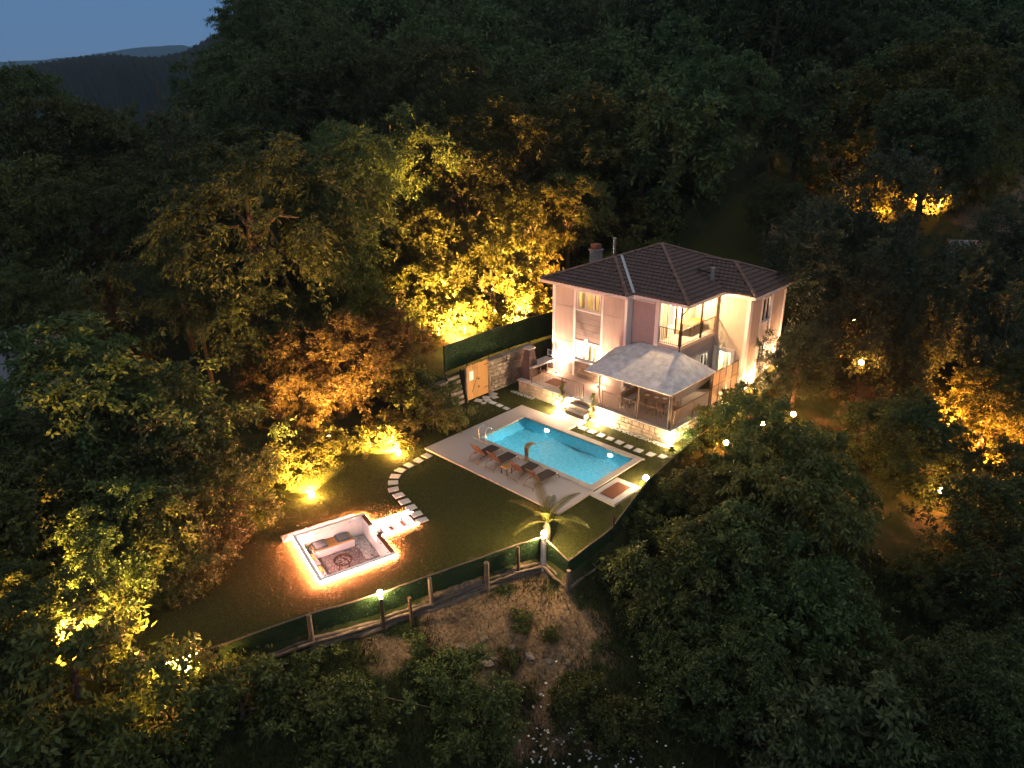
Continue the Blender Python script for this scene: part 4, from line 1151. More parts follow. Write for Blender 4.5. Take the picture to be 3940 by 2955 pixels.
MB().bbox(-2.44, -2.25, 6.88, 7.755, 1.68, 1.78).build('counter', M['slab'], t)
for y in (7.85, 8.55, 9.2): MB().box(-3.08, -2.32, y - .05, y + .05, TZ + .001, 1.68).build('pier', M['ovenbrick'], t)
MB().box(-3.08, -2.3, 7.0, 9.2, TZ + .001, TZ + .22).build('hearth', M['tstone'], t)
for k in range(5):
    MB().tube([(-2.95, 8.0 + k * .1, TZ + .30), (-2.4, 8.02 + k * .1, TZ + .30)], 0.045, 7).build('firewood', M['oldwood'], t)
railing([(-3.02, 9.42), (-2.28, 9.42)], 'short white timber rail between the barbecue and the villa corner', 0.45, 0.13, 'rail', 'white', 'barbecue rail', 1.78)
# shadow on the terrace floor, painted as a thin red brown sheet
P(MB().box(-1.5, -0.4, 7.3, 8.3, TZ + .003, TZ + .018).build('shadow_patch', M['coir']), 'painted red brown shadow on the terrace floor by the left railing', 'painted shadow')

# ------------------------------------------------------------------ retaining wall, gate and hedge fence on the left
t = empty('retaining_wall', (-4.6, 7, 0), 'rubble stone retaining wall between the wooden gate and the barbecue', 'wall')
MB().box(-4.95, -4.5, 5.05, 9.6, -0.4, 2.12).build('wall_core', M['mortar'], t)
stonework(t, (-4.495, 5.05, 0), (0, 1, 0), (1, 0, 0), 4.5, -0.1, 2.12, 0.42, 0.28, M['stone'], 0.08, 0.03)
for k in range(6): MB().bbox(-4.98, -4.42, 5.05 + k * .76, 5.04 + (k + 1) * .76, 2.122, 2.2, 0.02).build('coping_stone', M['stone'], t)
t = empty('retaining_wall', (-4.6, 1, 0), 'broken stone wall piece left of the stone steps by the gate', 'wall')
MB().box(-4.95, -4.5, -0.1, 1.55, -0.4, 1.82).build('wall_core', M['mortar'], t)
stonework(t, (-4.495, -0.1, 0), (0, 1, 0), (1, 0, 0), 1.65, -0.1, 1.85, 0.36, 0.26, M['stone'], 0.08, 0.03)
t = empty('stone_steps', (-4.6, 2.3, 0), 'steep rough stone steps with dark edges beside the wooden gate', 'steps')
for k in range(6):
    zz = k * 0.32
    cb_ = MB().box(-5.2, -4.42 - k * 0.09, 1.78, 2.88, zz - 0.1, zz + 0.215).build('riser_block', M['mortar'], t)
    stonework(cb_, (-4.415 - k * 0.09, 1.78, 0), (0, 1, 0), (1, 0, 0), 1.1, zz, zz + 0.215, 0.27, 0.2, M['stone'], 0.05, 0.02)
for y in (1.70, 2.96): MB().bar((-4.25, y, -0.05), (-4.85, y, 2.2), 0.07, 0.12).build('stringer', M['iron'], t)
gate = empty('wooden_gate', (-4.4, 4.1, 0), 'honey coloured board gate with a white notice on its left leaf', 'gate')
gy0, gy1 = 3.12, 4.98
ng = 8
for k in range(ng):
    a, b_ = gy0 + (gy1 - gy0) * k / ng, gy0 + (gy1 - gy0) * (k + 1) / ng
    zt = 2.40 + 0.02 * math.sin(k * 2.1)
    MB().bbox(-4.44, -4.40, a + .006 + (.012 if k == 4 else 0), b_ - .006, 0.04, zt, 0.006).build('plank', M['wood'], gate)
for z in (0.45, 1.95): MB().box(-4.475, -4.442, gy0 + .04, gy1 - .04, z, z + 0.12).build('brace', M['wood'], gate)
MB().bar((-4.386, 3.5, 0.5), (-4.386, 4.0, 1.5), 0.05, 0.02, (1, 0, 0)).build('brace', M['oldwood'], gate)
MB().box(-4.397, -4.39, 3.30, 3.66, 1.36, 1.98).build('notice', M['white'], gate)
for z in (0.72, 1.28): MB().box(-4.397, -4.375, 4.0, 4.2, z, z + 0.05).box(-4.375, -4.36, 4.08, 4.12, z - 0.05, z + 0.1).build('latch', M['iron'], gate)
for z in (0.5, 2.1): MB().box(-4.397, -4.38, 4.62, 4.96, z, z + 0.045).build('hinge', M['iron'], gate)
for y in (gy0 - .08, gy1 + .05): MB().box(-4.5, -4.38, y - .04, y + .04, -0.1, 2.3).build('post', M['oldwood'], gate)

def hedge_fence(pts, h, label, name='hedge_fence', dens=420, posts=True):
    """panel of wire covered with plastic leaves, with a top wire and posts"""
    t = empty(name, (pts[0][0], pts[0][1], pts[0][2]), label, 'fence')
    for (a, b_) in zip(pts[:-1], pts[1:]):
        a = Vector(a); b_ = Vector(b_); dd = b_ - a; L = dd.length
        up = Vector((0, 0, h)); nn = dd.cross(up).normalized()
        MB().add([a + nn * .02, b_ + nn * .02, b_ + up + nn * .02, a + up + nn * .02, a - nn * .02, b_ - nn * .02, b_ + up - nn * .02, a + up - nn * .02], [(0, 1, 2, 3), (7, 6, 5, 4), (0, 4, 5, 1), (1, 5, 6, 2), (2, 6, 7, 3), (3, 7, 4, 0)]).build('panel', M['green'], t)
        n = int(L * h * dens)
        u = rng.random(n); w = rng.random(n); sd = np.where(rng.random(n) < .5, 1, -1)
        c = np.array(a)[None] + u[:, None] * np.array(dd)[None] + w[:, None] * np.array(up)[None] + np.array(nn)[None] * (0.02 + 0.05 * rng.random(n))[:, None] * sd[:, None]
        dirs = rng.normal(size=(n, 3)) * 0.6 + np.array(nn)[None] * sd[:, None] * 0.6 + np.array([0, 0, -0.3])
        dirs /= np.linalg.norm(dirs, axis=1)[:, None]
        sx = np.cross(dirs, rng.normal(size=(n, 3))); sx /= np.linalg.norm(sx, axis=1)[:, None]
        ln = rng.uniform(0.05, 0.11, n)[:, None]
        Vq = np.stack([c, c + dirs * ln * .5 + sx * ln * .25, c + dirs * ln, c + dirs * ln * .5 - sx * ln * .25], 1).reshape(-1, 3)
        Fq = np.arange(4 * n).reshape(n, 4)
        o = link('leaf_cover', npmesh('leaf_cover', Vq - np.array(rootloc(t)), Fq, M['greenleaf']), t); o['kind'] = 'stuff'
        MB().bar(a + up + Vector((0, 0, .015)), b_ + up + Vector((0, 0, .015)), 0.045, 0.03).build('top_rail', M['oldwood'], t)
        if posts: MB().bar(a - nn * .07 - Vector((0, 0, .2)), a + up - nn * .07 + Vector((0, 0, .03)), 0.06, 0.06).build('post', M['iron'], t)
    return t
hedge_fence([(-5.5, 2.25, 2.02), (-5.5, 4.2, 2.05), (-5.5, 6.2, 2.1), (-5.5, 8.2, 2.1), (-5.4, 10.2, 2.1), (-5.2, 12.5, 2.1), (-4.9, 15.0, 2.1), (-4.7, 18.0, 2.1)], 1.72, 'long dark green hedge fence above the stone retaining wall')
# broken picket fence lit on the slope
t = empty('picket_fence', (-11.5, 4.8, h1(-11.5, 4.8)), 'broken fence of thin pale stakes lit on the slope behind the hedge', 'fence')
pk = [(-13.6, 3.2), (-12.9, 3.7), (-12.4, 4.2), (-12.1, 4.6), (-11.8, 4.9), (-11.5, 5.2), (-11.2, 5.5), (-10.9, 5.8), (-10.6, 6.1), (-10.3, 6.3)]
for (x, y) in pk:
    z = h1(x, y)
    MB().bar((x, y, z - .1), (x + random.uniform(-.05, .05), y + random.uniform(-.05, .05), z + random.uniform(0.8, 1.5)), 0.055).build('stake', M['oldwood'], t)
for a, b_ in zip(pk[:-2:2], pk[2::2]):
    MB().bar((*a, h1(*a) + .75), (*b_, h1(*b_) + .8), 0.05).build('rail', M['oldwood'], t)

# ------------------------------------------------------------------ sunken fire pit lounge (own axes w, u)
PZ = -0.23; FL = -1.18
lounge = empty('sunken_lounge', pit(1.9, 1.7, PZ), 'sunken white lounge with a glowing orange rim light in the lawn', 'sunken lounge')
def pbox(b, w0, w1, u0, u1, z0, z1):
    cs = [pit(w0, u0), pit(w1, u0), pit(w1, u1), pit(w0, u1)]
    return b.add([(c[0], c[1], z0) for c in cs] + [(c[0], c[1], z1) for c in cs], [(0, 3, 2, 1), (4, 5, 6, 7), (0, 1, 5, 4), (1, 2, 6, 5), (2, 3, 7, 6), (3, 0, 4, 7)])
LW, LU = 3.85, 3.4
T_ = 0.16
G0, G1 = 1.12, 2.05
ZR = PZ + 0.07
for (w0, w1, u0, u1) in [(0, T_, 0, LU), (LW - T_, LW, 0, LU), (T_, LW - T_, 0, T_), (T_, G0, LU - T_, LU), (G1, LW - T_, LU - T_, LU)]:
    pbox(MB(), w0, w1, u0, u1, FL - 0.1, ZR - 0.05).build('wall', M['pitwhite'], lounge)
    pbox(MB(), w0 - (.03 if w0 == 0 else 0), w1 + (.03 if w1 == LW else 0), u0 - (.03 if u0 == 0 else 0), u1 + (.03 if u1 == LU else 0), ZR - 0.048, ZR).build('rim', M['pitwhite'] if (u0 == 0 and w0 > 0) or w0 > 3 or (w0 == 0) else M['redcap'], lounge)  # white rims carry the LED glow in their colour instead of dark red
# earth collar that closes the lawn around the walls
pbox(MB(), -0.45, -0.02, -0.45, LU + 0.45, -1.3, PZ - 0.055).build('collar', M['soil'], lounge)
pbox(MB(), T_, LW - T_, T_, LU - T_, FL - 0.12, FL - 0.03).build('floor', M['soil'], lounge)
# LED strips below the outer edge of the rim
for (w0, w1, u0, u1) in [(-0.045, -0.02, -0.05, LU + .05), (LW + .02, LW + .045, -0.05, LU + .05), (0, LW, -0.045, -0.02), (0.0, G0 - .02, LU + .02, LU + .045), (G1 + .02, LW, LU + .02, LU + .045)]:
    pbox(MB(), w0, w1, u0, u1, ZR - 0.075, ZR - 0.05).build('led_strip', M['led'], lounge)
for (w0, w1, u0, u1) in [(T_, LW - T_, T_ + .005, T_ + .03), (LW - T_ - .03, LW - T_ - .005, T_ + .04, LU - T_ - .04)]:
    pbox(MB(), w0, w1, u0, u1, ZR - 0.085, ZR - 0.06).build('led_strip', M['ledin'], lounge)
# benches: white bases, board seats, square cushions
pbox(MB(), T_ + .002, 0.90, 0.62, 2.55, FL, -0.84).build('bench_base', M['pitwhite'], lounge)
for k in range(4):
    pbox(MB(), T_ + .03 + k * .175, T_ + .195 + k * .175, 0.64, 2.53, -0.838, -0.79).build('seat_board', M['wood'], lounge)
pbox(MB(), 0.98, 3.05, T_ + .002, 0.62, FL, -0.84).build('bench_base', M['pitwhite'], lounge)
for k in range(3):
    pbox(MB(), 0.98, 3.05, T_ + .02 + k * .145, T_ + .155 + k * .145, -0.838, -0.79).build('seat_board', M['wood'], lounge)
def cushion(wc, uc, sw, su, z, label, th=0.12):
    b = MB()
    n = 6
    vs = []; fc = []
    for i in range(n + 1):
        for j in range(n + 1):
            a, c_ = i / n * 2 - 1, j / n * 2 - 1
            e = (1 - a ** 4) * (1 - c_ ** 4)
            p = pit(wc + a * sw / 2, uc + c_ * su / 2)
            vs.append((p[0], p[1], z + th * (.45 + .55 * e ** .4)))
    for i in range(n):
        for j in range(n): fc.append((i * (n + 1) + j, (i + 1) * (n + 1) + j, (i + 1) * (n + 1) + j + 1, i * (n + 1) + j + 1))
    m0 = len(vs)
    edge = [i * (n + 1) for i in range(n + 1)] + [n * (n + 1) + j for j in range(1, n + 1)] + [i * (n + 1) + n for i in range(n - 1, -1, -1)] + [j for j in range(n - 1, 0, -1)]
    for q in edge: vs.append((vs[q][0], vs[q][1], z))
    for q in range(len(edge)): fc.append((edge[q], edge[(q + 1) % len(edge)], m0 + (q + 1) % len(edge), m0 + q))
    P(b.add(vs, fc).build('cushion', M['cushion'], None, True), label, 'cushion', 'grey cushions in the sunken lounge')
cushion(0.52, 1.02, .66, .62, -0.789, 'grey square cushion on the long bench near the dark potted shrub')
cushion(0.52, 2.12, .66, .62, -0.789, 'grey square cushion at the stair end of the long bench')
cushion(1.75, 0.40, .50, .42, -0.789, 'grey cushion in the middle of the short bench along the near rim', .07)
cushion(2.78, 0.40, .50, .42, -0.789, 'grey cushion at the end of the short bench along the near rim', .07)
def _pf():
    w, u = random.uniform(T_ + .05, LW - T_ - .05), random.uniform(T_ + .05, LU - T_ - .05)
    p = pit(w, u)
    return p[0], p[1], FL - 0.015
pebbles('pebbles', _pf, 3800, 0.02, 0.05, M['pebble'], parent=lounge)
def _pw():
    u = random.uniform(2.62, 3.2); w = random.uniform(.25, 2.2)
    p = pit(w, u)
    return p[0], p[1], FL + 0.03
pebbles('pebbles', _pw, 420, 0.035, 0.075, M['paver'], parent=lounge)
# fire bowl on three legs
c = pit(2.15, 1.55)
t = empty('fire_bowl', (c[0], c[1], FL), 'round rusty fire bowl full of stones in the sunken lounge', 'fire bowl')
MB().lathe((c[0], c[1], FL + 0.22), [(0.08, 0), (0.28, 0.04), (0.40, 0.14), (0.43, 0.20), (0.40, 0.20), (0.34, 0.13), (0.05, 0.08)], 24).build('bowl', M['rust'], t, True)
for k in range(4):
    a = k * math.pi / 2 + .4
    MB().bar((c[0] + .27 * math.cos(a), c[1] + .27 * math.sin(a), FL + .3), (c[0] + .36 * math.cos(a), c[1] + .36 * math.sin(a), FL - 0.02), 0.035).build('leg', M['rust'], t)
def _fb():
    a, rr = random.uniform(0, 6.28), .32 * math.sqrt(random.random())
    return c[0] + rr * math.cos(a), c[1] + rr * math.sin(a), FL + .36
pebbles('stones', _fb, 60, .03, .06, M['pebble'], parent=t)
# stair: cheeks with light strips and four white treads
NT = 4; SL_ = 2.05
def zs(k): return PZ - 0.52 + 0.46 * (k + 1) / NT
for (w0, w1) in [(G0 - .14, G0), (G1, G1 + .14)]:
    pbox(MB(), w0, w1, LU - T_ if w0 > 5 else LU + .002, LU + SL_, FL - 0.1, ZR - 0.02).build('stair_cheek', M['pitwhite'], lounge)
for (w0, w1) in [(G0 - .175, G0 - .145), (G1 + .145, G1 + .175)]:
    pbox(MB(), w0, w1, LU + .06, LU + SL_, ZR - 0.06, ZR - 0.03).build('led_strip', M['led'], lounge)
for (w0, w1) in [(G0 + .004, G0 + .024), (G1 - .024, G1 - .004)]:
    pbox(MB(), w0, w1, LU + .06, LU + SL_, ZR - 0.07, ZR - 0.045).build('led_strip', M['ledin'], lounge)
for k in range(NT):
    u0 = LU - T_ + k * (SL_ + T_) / NT; u1 = LU - T_ + (k + 1) * (SL_ + T_) / NT; um = u0 + .60 * (u1 - u0)
    pbox(MB(), G0 + .002, G1 - .002, um + .001, u1 - .001, FL - 0.1, zs(k) - 0.10).build('riser', M['redcap'], lounge)
    pbox(MB(), G0 + .002, G1 - .002, u0, um, FL - 0.1, zs(k)).build('tread', M['pitwhite'], lounge)
pbox(MB(), G0 - .14, G1 + .14, LU + SL_ + .002, LU + SL_ + .14, FL, PZ + 0.02).build('top_step', M['redcap'], lounge)

# ------------------------------------------------------------------ leaf meshes
def leaf_quads(c, d, ln, wd, jit=None, fold=0.35):
    """one folded quad per leaf: base c, direction d, length, width"""
    n = len(c)
    s = np.cross(d, rng.normal(size=(n, 3))); s /= np.maximum(np.linalg.norm(s, axis=1), 1e-6)[:, None]
    up = np.cross(s, d)
    mid = c + d * (ln * .45)[:, None] - up * (wd * fold)[:, None] * .5
    return np.stack([c, mid + s * wd[:, None] * .5, c + d * ln[:, None], mid - s * wd[:, None] * .5], 1).reshape(-1, 3)

def unit(v):
    return v / np.maximum(np.linalg.norm(v, axis=-1, keepdims=True), 1e-9)

def crown_mesh(seed, nlobe, nclump, nleaf, ln, wd, droop, material, squash=1.0, lobe_r=(0.20, 0.42), spread=0.80, needle=False, top=0.0, name='crown', inner=0.12):
    g = np.random.default_rng(seed)
    lc = unit(g.normal(size=(nlobe, 3))) * (spread * g.uniform(0.45, 1.1, nlobe) ** 0.7)[:, None]
    lc[:, 2] = lc[:, 2] * squash * 0.95 + top * 0.0
    lr = g.uniform(*lobe_r, nlobe)
    lc = np.vstack([lc, [[0, 0, 0]]]); lr = np.append(lr, 0.50 * min(1, squash))
    nb = max(30, nclump // 11)
    pts = []; nrm = []
    tot = 0
    p_l = lr ** 2 / (lr ** 2).sum()
    while tot < nb:
        k = g.choice(len(lr), size=nb, p=p_l)
        d = unit(g.normal(size=(nb, 3)) + np.array([0, 0, 0.25]))
        p = lc[k] + d * (lr[k] * g.uniform(0.80, 1.18, nb))[:, None]
        ins = np.zeros(nb)
        for a, b in zip(lc, lr):
            ins += (np.linalg.norm(p - a, axis=1) < b * 0.80)
        ok = (ins == 0) | (g.random(nb) < inner)
        pts.append(p[ok]); nrm.append(d[ok]); tot += ok.sum()
    bp = np.concatenate(pts)[:nb]; bn = np.concatenate(nrm)[:nb]
    bi = g.integers(0, nb, nclump)
    of = np.abs(g.normal(size=nclump)) * 0.11
    p = bp[bi] + unit(bn[bi] + g.normal(size=(nclump, 3)) * 0.8) * of[:, None] * np.array([1.15, 1.15, 0.6])
    p[:, 2] -= of * droop * 0.7
    nr = bn[bi]
    # drop random patches for gaps
    gp = unit(g.normal(size=(5, 3))) * 0.85
    keep = np.ones(nclump, bool)
    for q in gp: keep &= ~((np.linalg.norm(p - q, axis=1) < 0.20) & (g.random(nclump) < .8))
    p = p[keep]; nr = nr[keep]; n = len(p)
    tw = unit(nr + g.normal(size=(n, 3)) * 0.55 + np.array([0, 0, 0.1 - droop * 0.4]))
    scl = g.uniform(0.65, 1.35, n)
    t = g.random((n, nleaf))
    span = ln * 2.6
    base = p[:, None, :] + tw[:, None, :] * (t * span * scl[:, None])[:, :, None] - np.array([0, 0, 1.0]) * (droop * (t * scl[:, None]) ** 2 * span * 0.7)[:, :, None] + g.normal(size=(n, nleaf, 3)) * ln * 0.18
    side = unit(np.cross(tw[:, None, :] + 0 * base, g.normal(size=(n, nleaf, 3))))
    if needle:
        dirs = unit(tw[:, None, :] * 0.8 + side * 0.9 + g.normal(size=(n, nleaf, 3)) * 0.15)
    else:
        dirs = unit(tw[:, None, :] * 0.55 + side * 0.9 + np.array([0, 0, -droop]) + g.normal(size=(n, nleaf, 3)) * 0.25)
    c = base.reshape(-1, 3); d = dirs.reshape(-1, 3)
    m_ = len(c)
    L_ = ln * g.uniform(0.65, 1.25, m_); Wd = wd * g.uniform(0.75, 1.2, m_)
    v = leaf_quads(c, d, L_, Wd)
    f = np.arange(4 * m_).reshape(m_, 4)
    # twigs inside the crown
    return npmesh(name, v, f, material), lc, lr

def trunk_mesh(seed, lc, material, name='trunk', r0=0.055, lean=0.06):
    """unit trunk: foot at z=-1, crown centre at 0; limbs run to the lobes"""
    g = random.Random(seed)
    b = MB()
    bend = (g.uniform(-lean, lean), g.uniform(-lean, lean))
    pts = [(0, 0, -1.05), (bend[0] * .6, bend[1] * .6, -0.7), (bend[0], bend[1], -0.4), (bend[0] * .4, bend[1] * .4, -0.1), (0, 0, 0.35)]
    b.tube(pts, [r0 * 1.35, r0, r0 * .85, r0 * .6, r0 * .2], 8)
    for p in lc[:-1]:
        z0 = g.uniform(-0.45, 0.0)
        q = Vector((bend[0] * .5, bend[1] * .5, z0)); e = Vector((p[0] * .92, p[1] * .92, p[2] * (.14 if p[2] > 0 else .7)))
        mid = q.lerp(e, .5) + Vector((g.uniform(-.06, .06), g.uniform(-.06, .06), .08))
        b.tube([q, mid, e], [r0 * .42, r0 * .26, r0 * .06], 5)
    o = b.build(name, material)
    me = o.data
    bpy.data.objects.remove(o)
    return me

KIND = {}
def kind(k, n, *a, r0=0.055, **kw):
    KIND[k] = []
    for i in range(n):
        me, lc, lr = crown_mesh(100 * len(KIND) + i, *a, **kw)
        KIND[k].append((me, trunk_mesh(i + 50 * len(KIND), lc, M['bark'], r0=r0)))
kind('A', 4, 18, 2700, 16, 0.052, 0.0155, 0.65, M['lfA'], squash=1.0, r0=0.045)
kind('B', 3, 15, 2000, 14, 0.066, 0.026, 0.45, M['lfB'], squash=1.0)
kind('C', 4, 17, 2500, 14, 0.060, 0.025, 0.42, M['lfC'], squash=0.95)
kind('D', 3, 18, 2900, 16, 0.050, 0.020, 0.45, M['lfD'], squash=1.0, r0=0.05)
kind('E', 2, 13, 420, 12, 0.150, 0.060, 0.55, M['lfE'], squash=1.5, spread=0.6)
kind('F', 2, 15, 1500, 12, 0.090, 0.032, 0.75, M['lfB'], squash=0.95)
kind('W', 1, 9, 380, 12, 0.13, 0.055, 0.5, M['lfE'], squash=1.5)
kind('P', 2, 15, 2600, 18, 0.062, 0.014, 0.05, M['needle'], squash=1.1, needle=True, inner=.2)
kind('G', 2, 15, 2300, 18, 0.066, 0.015, 0.05, M['litneedle'], squash=0.85, needle=True, inner=.25, r0=0.05)
kind('H', 4, 12, 620, 9, 0.13, 0.055, 0.35, M['lfC'], squash=1.05)
kind('b', 2, 11, 520, 11, 0.11, 0.055, 0.2, M['lfD'], squash=0.8)
kind('c', 2, 11, 560, 11, 0.12, 0.055, 0.35, M['lfB'], squash=0.75)
kind('red', 1, 8, 160, 10, 0.16, 0.07, 0.3, M['lfred'], squash=0.9)

def tree(x, y, zc, r, k, label, cat='tree', group=None, i=0):
    g = h1(x, y) - 0.1
    zc = max(zc, g + r * 0.55)
    me, tm = KIND[k][i % len(KIND[k])]
    t = empty('pine_tree' if k in 'PG' else 'tree', (x, y, g), label, cat, group)
    rot = random.uniform(0, 6.28)
    hs = {'E': 1.1, 'W': 1.2, 'P': 1.15}.get(k, 1.0) * random.uniform(.92, 1.08)
    link('trunk', tm, t, (0, 0, zc - g), (0, 0, rot), (r, r, (zc - g)))
    link('crown', me, t, (0, 0, zc - g), (0, 0, rot), (r, r, r * hs))
    return t
def bush(x, y, zc, r, k, label, group=None, i=0):
    g = h1(x, y) - 0.1
    zc = min(max(zc, g + r * 0.35), g + r * 1.1)
    me, tm = KIND[k][i % len(KIND[k])]
    t = empty('shrub', (x, y, g), label, 'shrub', group)
    rot = random.uniform(0, 6.28)
    link('stems', tm, t, (0, 0, zc - g), (0, 0, rot), (r, r, (zc - g)))
    link('foliage', me, t, (0, 0, zc - g), (0, 0, rot), (r, r, r * random.uniform(.85, 1.1)))
    return t
TREES=[
(-41.7,-9.9,15.7,5.6,'A','dark rounded tree at the left picture edge under the far ridge'),
(-37.3,-7.1,14.2,5.3,'B','dark bushy tree standing second from the left edge below the far ridge'),
(-37.1,-2.7,13.3,4.5,'A','dark tree under the notch where the far ridge shows'),
(-26.9,-4.0,15.8,2.4,'W','slim pale topped tree poking up in front of the far ridge'),
(-32.7,-12.4,10.5,5.3,'B','broad dark tree at the left edge above the red leaves'),
(-29.2,-9.0,9.8,4.7,'A','dark drooping tree above the red leafed sapling on the left'),
(-27.0,-13.8,6.4,3.0,'A','drooping tree at the corner of the white edged terrace'),
(-29.6,-14.9,7.5,3.8,'A','drooping tree overhanging the small white edged terrace'),
(-23.3,-11.7,6.6,2.5,'W','small amber lit sapling beside the dark gap on the left'),
(-25.5,-5.5,10.4,4.8,'A','dark feathery tree left of the tall lit trunk crown'),
(-15.5,-4.2,11.5,7.1,'A','tall spreading tree with drooping leaves over a slender lit trunk'),
(-17.7,-7.6,8.2,3.1,'A','lower left crown beside the slender lit trunk'),
(-16.2,2.1,11.9,5.1,'A','dark feathery tree in the middle of the left woods'),
(-15.6,-0.1,6.3,4.3,'A','dark tree with amber flecks above the golden pine'),
(-13.0,-6.0,5.9,3.0,'A','low drooping tree to the right of the slender lit trunk'),
(-18.8,9.3,12.8,4.5,'B','dark tree left of the brightest floodlit foliage'),
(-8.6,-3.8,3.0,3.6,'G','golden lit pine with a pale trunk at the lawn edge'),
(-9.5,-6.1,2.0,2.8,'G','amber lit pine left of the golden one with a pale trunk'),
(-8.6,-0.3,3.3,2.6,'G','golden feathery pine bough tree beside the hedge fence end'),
(-24.7,-15.7,6.0,2.5,'A','low drooping tree in front of the white edged terrace'),
(-21.2,-13.8,6.0,1.8,'A','small drooping tree right of the white edged terrace'),
(-10.3,-17.2,4.0,5.3,'C','large dark blue green tree filling the left picture edge'),
(-7.3,-14.3,1.8,4.3,'C','dark dense tree below the slender lit trunk'),
(-9.2,-20.3,1.2,3.4,'C','dark tree at the left edge above the amber lit boughs'),
(-5.2,-17.9,0.8,3.7,'C','dark tree with amber flecks left of the garden floodlights'),
(-5.5,-20.9,-1.5,3.8,'B','amber lit tree at the left edge of the lower woods'),
(-1.9,-18.9,-0.5,2.7,'C','green tree between two amber lit crowns at lower left'),
(-4.0,-14.0,-0.8,2.6,'B','olive tree in front of the twinkling floodlight left of the sunken lounge'),
(-1.4,-17.0,-2.0,2.7,'B','pale amber lit tree at the left end of the log fence'),
(0.1,-22.4,-2.2,2.5,'C','dark tree in the lower left corner above the scrub'),
(-0.4,-19.8,-3.1,2.3,'C','dark green tree hugging the left fence end'),
(-0.0,-17.7,-2.0,1.9,'B','leafy tree draped over the left fence lamp'),
(-1.8,-14.5,-1.8,1.8,'B','amber lit bough tree at the left end of the lounge lawn'),
(-4.7,-22.9,-3.9,3.0,'B','amber lit tree at the bottom of the left edge'),
(-11.4,12.3,5.4,4.9,'D','brightest yellow floodlit tree behind the green hedge fence'),
(-15.2,10.0,6.7,4.1,'D','yellow floodlit tree left of the brightest one'),
(-11.7,17.5,8.9,3.3,'D','golden tree with bare branches just left of the villa roof'),
(-14.2,5.4,4.8,3.0,'D','olive lit tree left of the picket fence'),
(-16.2,14.6,10.7,5.1,'D','tall half lit tree rising above the floodlit foliage'),
(-15.6,20.7,13.9,4.5,'D','upper golden boughed tree on the slope above the villa'),
(-25.1,17.1,16.9,6.6,'A','dark tree with a faint golden edge high on the left slope'),
(-32.1,13.2,17.7,7.0,'A','dark tree left of the gold edged one high on the slope'),
(-40.6,10.5,18.2,6.5,'A','dark tree bounding the sky on the left slope'),
(-46.5,18.8,24.0,7.3,'A','dark treetop meeting the sky at the upper left'),
(-55.4,18.5,24.7,4.3,'A','small dark treetop jutting into the sky'),
(-56.0,13.8,19.2,4.8,'A','dark tree sloping down to the far ridge'),
(-11.5,21.9,9.9,3.6,'B','brown green tree just behind the brick chimney'),
(-14.8,27.0,14.4,5.3,'B','dark tree above the brick chimney'),
(5.6,52.2,13.0,8.0,'D','large rounded tree with golden edges above the shingled hut'),
(4.5,45.5,9.2,5.4,'D','golden sided tree left of the large rounded one'),
(10.2,51.0,6.2,4.7,'D','golden lit lower bough tree beside the shingled hut'),
(10.9,25.3,7.8,5.3,'P','tall dark pine to the right of the villa'),
(11.7,20.6,3.9,4.0,'P','dark pine bough spreading beside the lit side wall'),
(11.4,16.2,2.8,2.2,'P','pine bough tree overlapping the lit side wall of the villa'),
(13.8,24.0,2.2,3.9,'P','brown tinted pine behind the two pole lamps'),
(18.2,28.3,5.9,4.4,'P','dark pine at the right edge below the hut'),
(16.3,29.1,2.8,3.4,'P','dark pine half hiding the patio furniture'),
(18.4,34.0,7.4,3.2,'P','dark conifer at the right edge by the black gable'),
(20.7,25.1,1.4,3.0,'D','orange lit drooping tree at the right edge'),
(21.0,21.2,-1.2,3.2,'D','orange glowing tree behind the round dark one'),
(18.1,15.6,0.3,3.3,'C','round dark tree in front of the orange glowing foliage'),
(19.7,14.4,-2.2,2.4,'C','dark tree beside the lamp on the lower right path'),
(23.2,15.0,-2.7,2.8,'C','dark tree with yellow flecks at the right edge below the path'),
(13.0,8.0,1.0,3.1,'C','dark tree in front of the villa corner lamps'),
(13.4,2.8,-0.0,2.2,'B','olive tree at the right corner of the pool fence'),
(16.3,4.2,0.2,3.3,'F','broad green tree on the slope right of the pool'),
(15.7,-2.0,-0.8,3.3,'F','large leafy tree in front of the right fence corner'),
(17.4,-0.3,-1.8,3.7,'C','dark tree below the broad green one right of the pool'),
(19.0,2.7,-2.5,2.1,'C','blue green sapling beside the grassy clearing'),
(14.6,-4.4,-3.0,1.6,'F','small leafy tree beside the bare dirt slope'),
(24.5,9.3,-4.5,3.5,'C','dark tree at the right edge above the lower corner'),
(22.8,7.6,-6.4,1.9,'C','dark bush tree beside the woodpile clearing'),
(17.9,-4.6,-2.0,2.8,'C','dark tree in deep shade at the lower right centre'),
(22.3,-3.9,-2.1,2.1,'E','pale leaved upright sapling at the bottom right of centre'),
(23.9,-1.0,-2.8,2.5,'C','dark leafy tree left of the lower right corner'),
(25.7,0.7,-2.8,2.9,'C','dark leafy tree filling the lower right corner'),
(20.6,-6.2,-2.6,1.7,'E','light leaved young tree at the bottom edge right of the daisies'),
]
